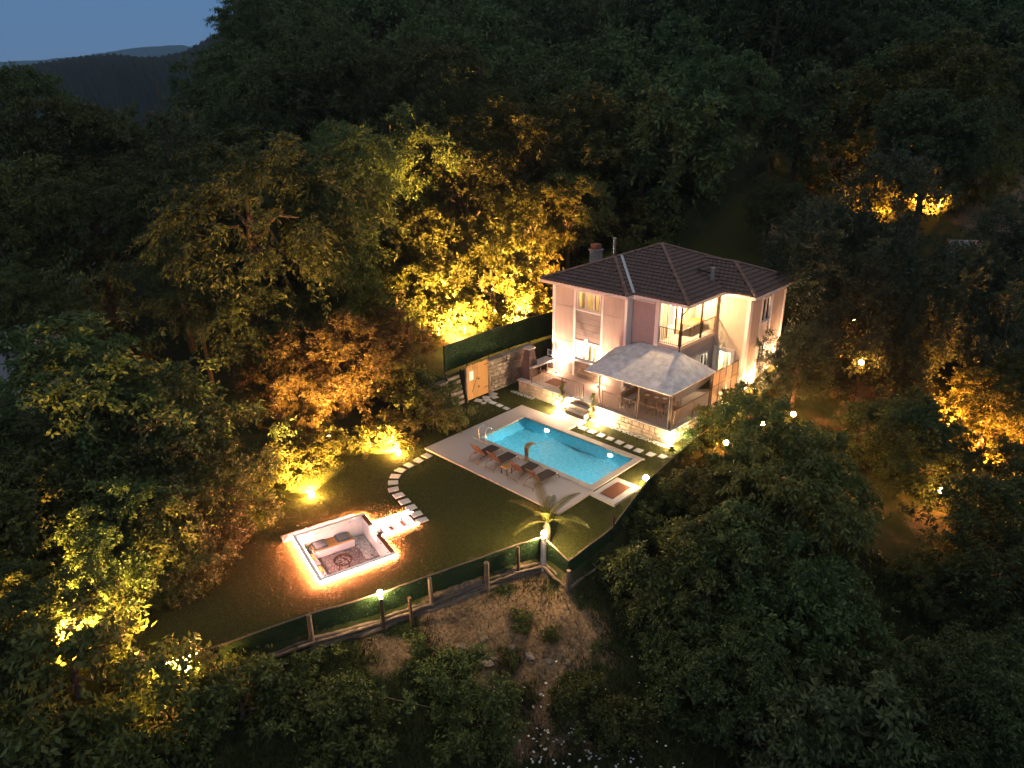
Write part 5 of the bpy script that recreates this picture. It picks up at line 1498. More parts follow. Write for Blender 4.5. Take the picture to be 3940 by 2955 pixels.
BUSHES=[
(-3.2,-3.4,0.6,1.3,'b','brightly floodlit shrub at the lawn edge nearest the wooden gate'),
(-4.0,-4.9,-0.6,1.1,'b','floodlit shrub left of the brightest lawn edge one'),
(-4.9,-6.4,-0.9,1.2,'b','yellow green shrub between the two lawn floodlights'),
(-4.8,-8.5,-0.5,1.5,'b','brightly floodlit shrub behind the lower lawn floodlight'),
(-5.3,-9.6,-0.0,1.6,'b','olive shrub left of the lower lawn floodlight'),
(-4.3,-11.4,-0.8,1.5,'b','olive shrub at the left end of the lawn edge'),
(-3.2,-0.6,1.5,1.4,'c','dark climbing shrub below the stone steps'),
(-5.4,-0.0,1.9,1.3,'c','dark shrub between the golden pine and the stone steps'),
(-2.0,-0.2,1.4,1.0,'c','leafy dark shrub at the corner of the pool lawn'),
(7.0,-18.3,-2.9,1.9,'c','olive shrub in the scrub below the log fence'),
(7.6,-16.6,-3.1,1.5,'c','bright olive shrub just under the log fence'),
(5.9,-20.3,-2.2,2.1,'c','dark shrub at the bottom left of the scrub'),
(3.3,-22.1,-2.1,2.7,'c','dark leafy shrub in the bottom left corner'),
(9.9,-15.9,-2.2,1.7,'c','leafy shrub in the middle of the lower scrub'),
(10.7,-12.3,-2.2,1.5,'c','rusty green shrub beside the dirt slope'),
(12.9,-12.3,-2.4,1.5,'c','dark low shrub left of the daisies'),
(16.2,-9.1,-2.5,1.3,'c','low dark shrub among the daisies'),
(14.8,-9.7,-2.4,1.1,'c','small shrub at the top of the daisies'),
(-10.0,8.1,4.5,1.4,'b','brightest floodlit shrub behind the hedge fence'),
(-8.1,12.7,4.1,1.5,'b','floodlit shrub beside the rear lamp behind the hedge fence'),
(-10.6,6.1,3.6,1.3,'b','floodlit shrub above the left end of the hedge fence'),
(7.1,17.6,1.0,1.3,'c','shrub against the lit side wall of the villa'),
(8.9,12.3,0.8,1.0,'b','lit shrub below the beige windbreak'),
(9.1,9.8,0.7,1.0,'b','lit shrub right of the terrace corner'),
(22.7,8.9,-4.5,1.2,'c','rust coloured brush pile bush on the right slope'),
(-6.1,-0.7,2.8,1.7,'c','dark ivy shrub above the lawn edge'),
]
for i, (x, y, z, r, k, l) in enumerate(TREES): tree(x, y, z, r, k, l, i=i)
for i, (x, y, z, r, k, l) in enumerate(BUSHES): bush(x, y, z, r, k, l, i=i)
bush(11.7, -0.6, -0.4, 1.0, 'c', 'leafy shrub outside the right lawn fence near the pump hatch', i=0)
bush(11.3, 2.0, -0.3, .9, 'c', 'leafy shrub outside the right lawn fence beside the round lamp', i=1)
bush(12.4, -3.2, -1.0, 1.1, 'c', 'leafy shrub outside the right fence corner', i=0)
bush(-24.2, -9.7, 10.4, 1.0, 'red', 'red leafed sapling high among the dark trees on the left', i=0)
bush(-28.6, -15.4, 4.8, 1.1, 'red', 'red leafed shrub beside the white house at the left edge', i=0)

# wooded slope behind: individual trees, alike in the dark
def dq(x, y):
    d = -0.693 * (x - 26.46) + 0.721 * (y + 24.87); r = 0.721 * (x - 26.46) + 0.693 * (y + 24.87)
    return d, r / max(d, 1)
taken = [(a[0], a[1], a[3]) for a in TREES]
hill = []
rr_ = random.Random(11)
def world_dq(d, q):
    r = q * d
    return 26.46 - 0.693 * d + 0.721 * r, -24.87 + 0.721 * d + 0.693 * r
d = 58.0
while d < 150:
    stp = 5.2 + (d - 58) * 0.025
    n = int(1.62 * d / stp)
    for i in range(n):
        q = -0.80 + 1.6 * (i + rr_.uniform(.1, .9)) / n
        dd = d + rr_.uniform(-2, 2)
        x, y = world_dq(dd, q)
        if -6 < x < 12 and 6 < y < 24: continue
        if q < -0.40 and dd > 74: continue
        if any(math.hypot(x - a, y - b) < c * s for a, b, c, s in [(14.5, 46, 4.5, 1), (2.0, 38.4, 4.5, 1), (4.0, 36.0, 4.5, 1), (-1.5, 50.9, 4, 1), (0, 48, 4, 1), (13.8, 51.9, 4.5, 1), (12.8, 58.5, 4, 1), (17, 47, 3.5, 1)]): continue
        if any(math.hypot(x - a, y - b) < c * .75 for a, b, c in taken): continue
        if x < 14 and dd < 62 and -0.1 < q < 0.3: continue
        hill.append((x, y, dd, q))
    d += stp * 0.92
hill = hill[:285]
ONES = ['', 'first', 'second', 'third', 'fourth', 'fifth', 'sixth', 'seventh', 'eighth', 'ninth', 'tenth', 'eleventh', 'twelfth', 'thirteenth', 'fourteenth', 'fifteenth', 'sixteenth', 'seventeenth', 'eighteenth', 'nineteenth']
TENS = ['', '', 'twent', 'thirt', 'fort', 'fift', 'sixt', 'sevent', 'eight']
def ordinal(n):
    if n < 20: return ONES[n]
    return TENS[n // 10] + ('ieth' if n % 10 == 0 else 'y-' + ONES[n % 10])
seen = {}
for (x, y, dd, q) in sorted(hill, key=lambda h: h[3]):
    r = rr_.uniform(2.5, 5.2)
    reg = 'at upper left' if q < -0.2 else ('above the villa' if q < 0.25 else 'above the hut')
    tier = 'lower' if dd < 80 else ('middle' if dd < 108 else 'upper')
    kx = (reg, tier); seen[kx] = seen.get(kx, 0) + 1
    tree(x, y, h1(x, y) + r * rr_.uniform(1.2, 2.0), r, 'H' if dd > 84 or rr_.random() < .4 else rr_.choice('AC'), 'dark forest tree %s, %s rows, %s from the left' % (reg, tier, ordinal(seen[kx])), 'tree', 'forest trees in the %s rows %s' % (tier, reg), rr_.randrange(4))
# low scrub of the near hillside
scr = []
for i in range(26):
    dd = rr_.uniform(52, 66); q = rr_.uniform(-0.02, 0.28)
    x, y = world_dq(dd, q)
    if y < 23 or math.hypot(x - 3, y - 36.5) < 5.5: continue
    scr.append((x, y))
scr.sort(key=lambda p: dq(*p)[1])
for i, (x, y) in enumerate(scr):
    bush(x, y, h1(x, y) + 1, rr_.uniform(1.6, 2.8), 'c', 'dark scrub bush on the bank behind the villa roof, %s from the left' % ordinal(i + 1), 'scrub bushes behind the villa roof', i)

# ------------------------------------------------------------------ palm, topiary, agaves
def palm(x, y, g, label):
    t = empty('palm', (x, y, g), label, 'palm')
    MB().lathe((x, y, g - .1), [(0.18, 0), (0.15, 0.35), (0.18, 0.75), (0.15, 1.1), (0.06, 1.3)], 12).build('trunk', M['bark'], t)
    for k in range(9):
        a = k * 2.4 + 0.3
        el = 1.38 - 0.10 * k
        L = random.uniform(2.0, 2.5)
        pts = []
        px, pz = 0.0, 0.0
        ang = el
        for s in range(12):
            pts.append(Vector((x + math.cos(a) * px, y + math.sin(a) * px, g + 1.15 + pz)))
            px += math.cos(ang) * L / 11; pz += math.sin(ang) * L / 11; ang -= 0.085 + 0.06 * (1.38 - el)
        b = MB(); b.tube(pts, [0.022 - 0.0015 * i for i in range(12)], 5)
        for s in range(1, 12):
            for h in range(3):
                p = pts[s - 1].lerp(pts[s], h / 3)
                dr = (pts[s] - pts[s - 1]).normalized()
                for sd in (-1, 1):
                    sv = dr.cross(Vector((0, 0, 1))).normalized() * sd
                    f = (s + h / 3) / 12
                    ll = 0.36 * math.sin(math.pi * min(1, .16 + f * .84)) + 0.07
                    tip = p + (sv * 0.75 + dr * 0.62 + Vector((0, 0, .22 - .3 * f))).normalized() * ll
                    w = dr * 0.021
                    md = p.lerp(tip, .5) + Vector((0, 0, .01))
                    b.add([p - w, md - w, tip, md + w, p + w], [(0, 1, 2, 3, 4)])
        b.build('frond', M['lfD'], t)
palm(9.45, -5.05, h1(9.45, -5.05), 'small palm with arching fronds lit by the lamp on the fence corner post')
def topiary(x, y, g, h, label):
    t = empty('topiary', (x, y, g), label, 'topiary')
    MB().tube([(x, y, g - .1), (x, y, g + h)], 0.022, 6).build('stem', M['bark'], t)
    n = 2600
    u = rng.random(n); a = u * 6.28 * 3.2
    rad = 0.16 * (1.05 - u * .7)
    c = np.stack([x + np.cos(a) * rad + rng.normal(size=n) * .055, y + np.sin(a) * rad + rng.normal(size=n) * .055, g + .15 + u * (h - .1) + rng.normal(size=n) * .03], -1)
    d = unit(rng.normal(size=(n, 3)))
    v = leaf_quads(c, d, rng.uniform(.04, .07, n), rng.uniform(.02, .035, n))
    link('foliage', npmesh('foliage', v - np.array([x, y, g]), np.arange(4 * n).reshape(n, 4), M['lfD']), t)
topiary(0.85, 6.28, h1(0.85, 6.28), 1.75, 'spiral clipped shrub left of the terrace steps')
topiary(3.28, 6.25, h1(3.28, 6.25), 1.75, 'spiral clipped shrub right of the terrace steps')
def agave(w, u, label, pot=True, n=14, s=.5):
    x, y, _ = pit(w, u)
    t = empty('agave', (x, y, FL), label, 'plant')
    z = FL
    if pot:
        MB().lathe((x, y, FL - .02), [(.14, 0), (.19, .28), (.17, .28), (.15, .24)], 14).build('pot', M['white'], t); z += .24
    for k in range(n):
        a = k * 2.399; el = random.uniform(.35, 1.35)
        d = Vector((math.cos(a) * math.cos(el), math.sin(a) * math.cos(el), math.sin(el)))
        sd = Vector((-math.sin(a), math.cos(a), 0)) * .035
        p = Vector((x, y, z)); L = s * random.uniform(.7, 1.1)
        MB().add([p - sd * .7, p + d * L * .45 - sd, p + d * L + Vector((0, 0, -.05)), p + d * L * .45 + sd, p + sd * .7, p + d * L * .4 - Vector((0, 0, .02))], [(0, 1, 5), (1, 2, 5), (2, 3, 5), (3, 4, 5), (4, 0, 5)]).build('leaf', M['lfE'], t)
agave(0.42, 0.36, 'potted dark shrub in the corner of the sunken lounge', True, 22, .5)
agave(3.35, 2.75, 'spiky agave beside the stair of the sunken lounge', False, 16, .62)

# ------------------------------------------------------------------ front fence with logs
def fzt(x, y): return h1(x, y)
FP = [(4.3, -20.2), (5.1, -18.3), (6.35, -15.1), (7.5, -12.6), (8.05, -10.7), (8.8, -8.45), (9.28, -6.9), (9.85, -5.75), (11.35, -5.85), (11.32, -2.8)]
FT = [0.0, 0.12, 0.35, 0.47, 0.50, 0.55, 0.60, 0.66, 0.25, 0.35]
FB = [-1.0, -0.85, -0.66, -0.58, -0.56, -0.52, -0.50, -0.45, -0.75, -0.75]
fence = empty('log_fence', (8.0, -11, -0.6), 'garden fence of green mesh over stacked split logs along the lawn edge', 'fence')
for i in range(len(FP) - 1):
    (ax, ay), (bx_, by_) = FP[i], FP[i + 1]
    a0, a1, b0, b1 = Vector((ax, ay, FB[i])), Vector((ax, ay, FT[i])), Vector((bx_, by_, FB[i + 1])), Vector((bx_, by_, FT[i + 1]))
    nn = (b0 - a0).cross(a1 - a0).normalized()
    MB().add([q + nn * s for s in (-.012, .012) for q in (a0, b0, b1, a1)], [(3, 2, 1, 0), (4, 5, 6, 7), (0, 1, 5, 4), (1, 2, 6, 5), (2, 3, 7, 6), (3, 0, 4, 7)]).build('mesh_panel', M['green'], fence)
    L = (b0 - a0).length; n = int(L * 1.0 * 420)
    u = rng.random(n)[:, None]; w = rng.random(n)[:, None]; sd = np.where(rng.random(n) < .5, 1, -1)[:, None]
    lo = np.array(a0) * (1 - u) + np.array(b0) * u; hi = np.array(a1) * (1 - u) + np.array(b1) * u
    c = lo * (1 - w) + hi * w + np.array(nn) * sd * (.015 + .02 * rng.random((n, 1)))
    dd = unit(rng.normal(size=(n, 3)) * .5 + np.array(nn) * sd * .4 + np.array([0, 0, .2]))
    v = leaf_quads(c, dd, rng.uniform(.04, .08, n), rng.uniform(.015, .03, n))
    o = link('leaf_cover', npmesh('leaf_cover', v - np.array(rootloc(fence)), np.arange(4 * n).reshape(n, 4), M['greenleaf']), fence); o['kind'] = 'stuff'
    k_ = 5
    pts = [a1.lerp(b1, q / k_) + Vector((random.uniform(-.02, .02), random.uniform(-.02, .02), random.uniform(-.015, .02))) for q in range(k_ + 1)]
    pts[0] = a1; pts[-1] = b1
    MB().tube(pts, 0.038, 6).build('top_rail', M['oldwood'], fence)
    # stacked split logs holding the lawn edge
    out = Vector((nn.x, nn.y, 0)).normalized()
    if out.dot(Vector((1, -0.6, 0))) < 0: out = -out
    for j, (dz, do, rr) in enumerate([(-0.06, 0.10, .085), (-0.22, 0.16, .10), (-0.40, 0.20, .11), (-0.13, 0.24, .06)]):
        e0 = a0 + out * (do + random.uniform(-.03, .04)) + Vector((0, 0, dz + random.uniform(-.03, .03))); e1 = b0 + out * (do + random.uniform(-.03, .04)) + Vector((0, 0, dz + random.uniform(-.05, .03)))
        ext = (e1 - e0).normalized() * random.uniform(0.05, .25)
        e0 -= ext; e1 += ext * random.uniform(-.5, 1)
        n_ = 6
        pp = [e0.lerp(e1, q / n_) + Vector((random.uniform(-.03, .03), random.uniform(-.03, .03), random.uniform(-.03, .03))) for q in range(n_ + 1)]
        MB().tube(pp, [rr * random.uniform(.75, 1.2) for _ in pp], 7).build('log', M['log'], fence)
# thick wooden posts outside the mesh
def fpost(x, y, z0, z1, r, tilt=(0, 0), mt='oldwood'):
    MB().tube([(x, y, z0), (x + tilt[0] * .5, y + tilt[1] * .5, (z0 + z1) / 2), (x + tilt[0], y + tilt[1], z1)], [r * 1.1, r, r * .95], 9).build('post', M[mt], fence)
for (x, y, zt, r, m_) in [(6.52, -15.2, 0.42, .10, 'oldwood'), (7.72, -12.75, 0.45, .08, 'brownm'), (8.18, -11.75, 0.15, .075, 'brownm'), (8.28, -10.75, 0.55, .085, 'oldwood'), (9.05, -8.45, 0.42, .12, 'oldwood'), (9.5, -6.95, 0.62, .07, 'brownm'), (11.5, -6.1, 0.0, .10, 'oldwood'), (11.36, -5.8, .28, .06, 'iron'), (5.2, -18.45, .15, .08, 'oldwood'), (11.34, -2.75, .95, .06, 'iron')]:
    fpost(x, y, -1.55, zt, r, (random.uniform(-.05, .05), random.uniform(-.05, .05)), m_)
fpost(10.05, -5.95, -1.45, 0.78, .13, (-.1, .1), 'slab')
hedge_fence([(11.30, -2.75, -0.62), (10.75, -0.4, -0.55), (10.25, 1.8, -0.5), (9.95, 4.7, -0.45), (9.7, 7.4, -0.4), (9.65, 10, -0.4)], 0.95, 'dark green mesh fence along the right side of the pool lawn', 'mesh_fence', 300)

# ------------------------------------------------------------------ grass, weeds, daisies
def blades(name, x, y, h0, h1_, w, material, lean=.35):
    n = len(x)
    z = H(x, y)
    a = rng.uniform(0, 6.283, n)
    hh = rng.uniform(h0, h1_, n); ww = w * rng.uniform(.7, 1.3, n)
    b = np.stack([x, y, z - .01], -1)
    sd = np.stack([np.cos(a), np.sin(a), 0 * a], -1) * ww[:, None] * .5
    tip = b + np.stack([rng.normal(size=n) * lean * hh, rng.normal(size=n) * lean * hh, hh], -1)
    v = np.stack([b - sd, b + sd, tip], 1).reshape(-1, 3)
    o = link(name, npmesh(name, v, np.arange(3 * n).reshape(n, 3), material))
    o['kind'] = 'stuff'
    return o
n = 330000
x = rng.uniform(-5, 12, n); y = rng.uniform(-20.5, 6.5, n)
s = fence_sd(x, y)
W2 = (x - PO[0]) * PW[0] + (y - PO[1]) * PW[1]; U2 = (x - PO[0]) * PU[0] + (y - PO[1]) * PU[1]
ok = (s < -0.05) & ~((x > -1.42) & (x < 8.45) & (y > -3.06) & (y < 4.24)) & ~((x > -1.42) & (x < 3.2) & (y > 4) & (y < 5.9)) & ~((x > -3.2) & (y > 6.4)) & (x > -4.4)
ok &= ~((W2 > -.05) & (W2 < 3.9) & (U2 > -.05) & (U2 < 3.45)) & ~((W2 > .95) & (W2 < 2.22) & (U2 > 3.3) & (U2 < 5.6)) & ~((x > 8.4) & (x < 9.95) & (y > -.65) & (y < 1.65))
for (a, b, _) in cl: ok &= ~((np.abs(x - a) < .24) & (np.abs(y - b) < .24))
for (a, b) in row: ok &= ~((np.abs(x - a) < .22) & (np.abs(y - b) < .22))
blades('lawn_grass', x[ok], y[ok], .025, .065, .022, M['grass'], .5)
# the wild slope below the fence
n = 300000
x = rng.uniform(-2, 27, n); y = rng.uniform(-26, 8, n)
s = fence_sd(x, y)
dm = np.zeros(n)
for (dx, dy, dr) in [(9.6, -9.9, 1.9), (11.2, -8.0, 1.9), (10.6, -11.0, 1.2), (12.6, -7.2, 1.2), (12.8, -9.5, 1.5), (8.6, -13.0, .9), (14.6, -10, .8), (13.4, -11.4, .8)]:
    dm = np.maximum(dm, sstep(dr * 1.25, dr * .6, np.hypot(x - dx, y - dy)))
clump = np.sin(x * 2.1 + np.sin(y * 1.7) * 1.5) * np.sin(y * 2.3 + np.sin(x * 1.3)) * .5 + .5
ok = (s > .35) & (s < 15) & (rng.random(n) > dm * .97) & (rng.random(n) < .4 + .6 * clump)
blades('weeds', x[ok], y[ok], .10, .42, .045, M['weed'], .45)
ok = (s > .3) & (s < 8) & (dm > .15) & (rng.random(n) < .25 + .6 * (clump > .55))
blades('dry_grass', x[ok], y[ok], .06, .25, .03, M['dry'], .6)
# daisies
V = []; F = []; k0 = 0
g = np.random.default_rng(5)
dz = [(14.6, -10.4, 1.5, 55), (15.6, -9.2, 1.5, 62), (16.8, -9.0, 1.4, 40), (16.6, -11.2, 1.0, 20), (15.0, -11.6, 1.0, 18), (12.9, -10.9, .8, 8), (17.6, -10.2, 1.0, 18)]
for (cx, cy_, rad, nn_) in dz:
    for _ in range(nn_):
        x_, y_ = cx + g.normal() * rad * .6, cy_ + g.normal() * rad * .6
        z_ = h1(x_, y_) + g.uniform(.22, .5)
        rr = g.uniform(.028, .05); tx, ty = g.normal() * .3, g.normal() * .3
        for q in range(6):
            a = q * math.pi / 3; dx, dy = math.cos(a), math.sin(a)
            V += [(x_, y_, z_), (x_ + rr * math.cos(a - .4), y_ + rr * math.sin(a - .4), z_ + rr * (tx * dx + ty * dy)), (x_ + rr * 1.15 * dx, y_ + rr * 1.15 * dy, z_ + rr * (tx * dx + ty * dy)), (x_ + rr * math.cos(a + .4), y_ + rr * math.sin(a + .4), z_ + rr * (tx * dx + ty * dy))]
            F.append((k0, k0 + 1, k0 + 2, k0 + 3)); k0 += 4
P(link('daisies', npmesh('daisies', V, F, M['petal'])), kind='stuff')
for (x_, y_, r_, l_) in [(10.9, -8.2, .55, 'dark tuft of weeds at the top of the dirt slope'), (11.6, -9.7, .5, 'dark tuft of weeds beside the fallen log'), (12.2, -7.9, .4, 'small dark tuft near the right fence corner'), (9.3, -12.2, .45, 'green tuft under the lamp fence post'), (12.9, -10.2, .5, 'dark tuft at the right foot of the dirt slope')]:
    bush(x_, y_, h1(x_, y_) + .2, r_, 'c', l_)
# stones, logs and bits on the dirt slope
for i, (x, y, s_, l) in enumerate([(11.9, -8.9, .22, 'pale rock in the upper middle of the dirt slope'), (11.2, -9.2, .16, 'small pale rock left of the upper dirt slope rock'), (10.3, -9.9, .2, 'rock at the top of the dirt slope below the fence post'), (12.7, -8.6, .15, 'small white rock at the right of the dirt slope'), (10.0, -10.8, .2, 'brown rock at the left of the dirt slope'), (11.0, -10.4, .26, 'brown rock beside the fallen log'), (12.0, -10.7, .15, 'small rock at the foot of the dirt slope'), (13.3, -8.2, .16, 'flat white rock near the leafy tree')]):
    z = h1(x, y)
    b = MB(); vs = []
    b.lathe((0, 0, 0), [(s_ * .5, -s_ * .4), (s_ * .9, -s_ * .1), (s_ * .95, s_ * .2), (s_ * .6, s_ * .5), (s_ * .1, s_ * .6)], 8)
    b.v = [(p[0] * random.uniform(.8, 1.2) * 1.25, p[1] * random.uniform(.75, 1.2), p[2] * random.uniform(.8, 1.1)) for p in b.v]
    o = b.build('rock', M['rock']); o.location = (x, y, z); o.rotation_euler = (0, 0, i * 1.3); P(o, l, 'rock', 'rocks on the dirt slope')
def _sl():
    while True:
        x_, y_ = random.uniform(8.2, 14.5), random.uniform(-13.2, -6.6)
        if fence_sd(np.array([x_]), np.array([y_]))[0] > .5: return x_, y_, h1(x_, y_) + .01
pebbles('rubble', _sl, 500, .015, .07, M['rock'])
for (a, b_, r, l) in [((10.0, -10.9), (11.9, -9.5), .07, 'fallen grey log across the dirt slope'), ((10.8, -11.6), (12.3, -10.6), .055, 'second fallen log lower on the dirt slope')]:
    p0 = (a[0], a[1], h1(*a) + .07); p1 = (b_[0], b_[1], h1(*b_) + .09); pm = ((a[0] + b_[0]) / 2 + .05, (a[1] + b_[1]) / 2 - .06, h1((a[0] + b_[0]) / 2, (a[1] + b_[1]) / 2) + .10)
    P(MB().tube([p0, pm, p1], [r, r * .9, r * .7], 7).build('fallen_log', M['log']), l, 'log')
cp = [(9.2, -14.9), (9.8, -14.3), (10.5, -13.7), (11.1, -13.2), (11.5, -12.7)]
P(MB().tube([(x, y, h1(x, y) + .28 + .05 * math.sin(i * 2)) for i, (x, y) in enumerate(cp)], .018, 5).build('cable', M['dry']), 'thin pale cable looping through the lower scrub', 'cable')
t = empty('woodpile', (22.2, 8.3, h1(22.2, 8.3)), 'reddish pile of sticks around an upright stake on the right slope', 'woodpile')
z = h1(22.2, 8.3)
MB().box(22.15, 22.28, 8.25, 8.36, z - .2, z + 1.35).build('stake', M['wood'], t)
for k in range(16):
    a = k * .7
    MB().tube([(22.2 + math.cos(a) * .9, 8.3 + math.sin(a) * .9, z - .02), (22.2 + math.cos(a + .5) * .35, 8.3 + math.sin(a + .5) * .35, z + random.uniform(.3, .7))], .03, 5).build('stick', M['oldwood'], t)
P(MB().bar((21.6, 3.6, h1(21.6, 3.6) + .05), (22.4, 4.4, h1(22.4, 4.4) + 1.2), .05).build('leaning_stick', M['dry']), 'pale stick leaning in the grass clearing on the right slope', 'stick')

# ------------------------------------------------------------------ neighbours glimpsed through the trees
t = empty('hut', (13.6, 44.5, h1(13.6, 44.5)), 'steep wooden hut with a pale grey shingled roof on the right slope', 'hut')
A_ = Vector((12.6, 42.4, 6.9)); ax_ = Vector((0.86, 0.51, 0)); sx_ = Vector((0.51, -0.86, 0))
zb = 4.3
def tri(p, s): return p + sx_ * s + Vector((0, 0, zb - p.z))
for s in (-1, 1):
    a0, a1 = A_, A_ + ax_ * 5.5
    lo0, lo1 = a0 + sx_ * 2.0 * s + Vector((0, 0, zb - 6.9)), a1 + sx_ * 2.0 * s + Vector((0, 0, zb - 6.9))
    MB().add([a0, a1, lo1, lo0, a0 - Vector((0, 0, .12)), a1 - Vector((0, 0, .12)), lo1 - Vector((0, 0, .12)), lo0 - Vector((0, 0, .12))], [(0, 1, 2, 3), (7, 6, 5, 4), (0, 3, 7, 4), (1, 5, 6, 2), (3, 2, 6, 7), (0, 4, 5, 1)]).build('roof', M['shingle'], t)
    MB().bar(a0 - ax_ * .15, lo0 - ax_ * .15, .16, .22).build('rafter', M['wood'], t)
    sh = MB()
    for i in range(9):
        for j in range(18):
            f0, f1 = i / 9, (i + 1) / 9
            q0 = a0.lerp(lo0, f0) + ax_ * (5.5 * j / 18); 
            dn = (lo0 - a0) / 9 * 1.1
            wv = ax_ * (5.5 / 18 * .93)
            up = Vector((0, 0, .03 + .02 * random.random()))
            sh.add([q0 + Vector((0, 0, .015)), q0 + wv + Vector((0, 0, .015)), q0 + wv + dn + up, q0 + dn + up], [(0, 1, 2, 3)])
    o = sh.build('shingle', M['shingle'], t); o['kind'] = 'stuff'
MB().add([A_ + ax_ * .4 - Vector((0, 0, .2)), A_ + ax_ * .4 + sx_ * 1.85 + Vector((0, 0, zb - 6.9)), A_ + ax_ * .4 - sx_ * 1.85 + Vector((0, 0, zb - 6.9))], [(0, 1, 2)]).build('gable_wall', M['oldwood'], t)
MB().add([A_ + ax_ * .4 + Vector((0, 0, zb - 6.9 - 1.5)) + sx_ * s * 1.85 + Vector((0, 0, dz_)) for s, dz_ in ((-1, 0), (1, 0), (1, 1.5), (-1, 1.5))], [(0, 1, 2, 3)]).build('wall', M['oldwood'], t)
t = empty('hut', (17.8, 47, h1(17.8, 47)), 'black roofed hut cut by the right edge of the picture', 'hut')
MB().add([(16.2, 46.8, 5.4), (18.6, 44.6, 5.4), (17.6, 46.4, 8.6), (20.4, 50.6, 5.4), (19.6, 49.8, 8.6), (18.2, 52, 5.4)], [(0, 1, 2), (1, 3, 4, 2), (0, 2, 4, 5), (0, 5, 3, 1)]).build('roof', M['darkroof'], t)
zp_ = h1(14.9, 28.6)
t = empty('patio_awning', (14.8, 29.6, zp_), 'small grey sloping awning over the patio at the right', 'awning')
MB().add([(13.4, 29.0, zp_ + 2.0), (15.6, 28.6, zp_ + 2.0), (15.8, 30.8, zp_ + 2.7), (13.9, 31.2, zp_ + 2.7), (13.4, 29.0, zp_ + 1.95), (15.6, 28.6, zp_ + 1.95), (15.8, 30.8, zp_ + 2.65), (13.9, 31.2, zp_ + 2.65)], [(0, 1, 2, 3), (7, 6, 5, 4), (0, 4, 5, 1), (1, 5, 6, 2), (2, 6, 7, 3), (3, 7, 4, 0)]).build('roof', M['gazroof'], t)
for (x, y) in [(13.5, 29.1), (15.5, 28.7), (15.7, 30.7), (14.0, 31.1)]: MB().box(x - .05, x + .05, y - .05, y + .05, zp_ - .1, zp_ + (1.95 if y < 30 else 2.6)).build('post', M['oldwood'], t)
P(MB().bbox(13.6, 15.0, 27.6, 28.2, zp_ - .1, zp_ + .45).build('low_wall', M['white']), 'low white wall beside the patio at the right', 'wall')
P(MB().bbox(15.2, 16.1, 26.6, 27.3, h1(15.6, 27) - .05, h1(15.6, 27) + .5, .08).build('tarp', M['blue']), 'blue covered box in front of the patio at the right', 'tarp')
t = empty('garden_house', (-26.5, -15.5, 3), 'white edged terrace with posts half hidden by trees at the left edge', 'house')
zw = h1(-25, -15)
MB().box(-30, -23, -17.0, -13.0, zw - .5, 4.6).build('wall', M['mauve'], t)
MB().box(-30.2, -22.8, -17.2, -12.8, 4.6, 4.75).build('terrace_slab', M['white'], t)
for k in range(6):
    MB().box(-22.95, -22.85, -17.1 + k * .8, -17.0 + k * .8, 4.751, 5.7).build('post', M['mauve'], t)

# ------------------------------------------------------------------ garden lights
floodlight((-1.85, -10.0, h1(-1.85, -10)), (-5.2, -8.8, 0.9), 2400, 'lawn floodlight nearest the sunken lounge shining into shrubs', 'lawn edge floodlights', WARM, 110, 0.14, 120, bulb=True)
floodlight((-1.95, -4.45, h1(-1.95, -4.45)), (-5.0, -4.2, 0.9), 2400, 'lawn floodlight nearest the pool deck shining into shrubs', 'lawn edge floodlights', WARM, 110, 0.14, 120, bulb=True)
floodlight((-7.4, 5.9, h1(-7.4, 5.9) + .3), (-12.6, 9.0, 6.0), 11000, 'floodlight behind the left end of the hedge fence', 'rear floodlights', WARM, 100, 0.13, 160)
floodlight((-6.8, 10.8, h1(-6.8, 10.8) + .3), (-11.6, 13.0, 7.0), 11000, 'floodlight behind the right end of the hedge fence', 'rear floodlights', WARM, 100, 0.13, 160)
floodlight((-6.2, 13.4, h1(-6.2, 13.4) + .4), (-14.5, 17.5, 11.5), 6000, 'floodlight behind the hedge fence nearest the villa shining up the slope', 'rear floodlights', AMB, 75, 0.12, 0)
floodlight((-10.6, 14.6, h1(-10.6, 14.6) + 1.2), (-15.5, 19.5, 14.0), 8000, 'added unseen floodlight halfway up the bank behind the villa', 'rear floodlights', WARM, 90, 0.12, 0)  # unseen lamp added to gild the upper crowns
floodlight((-12.8, 9.2, h1(-12.8, 9.2) + 1.2), (-16.5, 14.0, 12.0), 7500, 'added unseen floodlight on the bank above the picket fence', 'rear floodlights', WARM, 80, 0.12, 0)  # another unseen lamp added for the crowns high on the slope
floodlight((0.9, 6.02, 0.0), (0.9, 6.58, 0.5), 25, 'glaring ground lamp against the wall left of the terrace steps', 'terrace wall lamps', (1.0, .70, .42), 160, 0.16, 130, bulb=True)
floodlight((3.9, 6.0, 0.0), (3.9, 6.58, 0.5), 25, 'glaring ground lamp against the wall right of the terrace steps', 'terrace wall lamps', (1.0, .70, .42), 160, 0.16, 130, bulb=True)
floodlight((8.85, 6.28, h1(8.85, 6.28)), (8.5, 6.8, 0.9), 120, 'ground lamp lighting the right corner of the terrace wall', 'terrace wall lamps', (1.0, .70, .36), 150, 0.12, 40)
floodlight((9.5, 8.1, h1(9.5, 8.1)), (8.7, 9.5, 1.0), 90, 'garden lamp right of the terrace corner', 'right terrace lamps', (1.0, .72, .4), 160, 0.12, 40, bulb=True)
floodlight((9.25, 12.4, h1(9.25, 12.4)), (8.6, 13.0, 1.4), 80, 'garden lamp below the beige windbreak', 'right terrace lamps', (1.0, .70, .36), 160, 0.13, 30, bulb=True)
floodlight((9.3, 15.2, h1(9.3, 15.2)), (8.8, 15.3, 2.5), 80, 'wall floodlight at the near end of the lit side wall', 'side wall lamps', (1.0, .52, .27), 130, 0.11, 40)
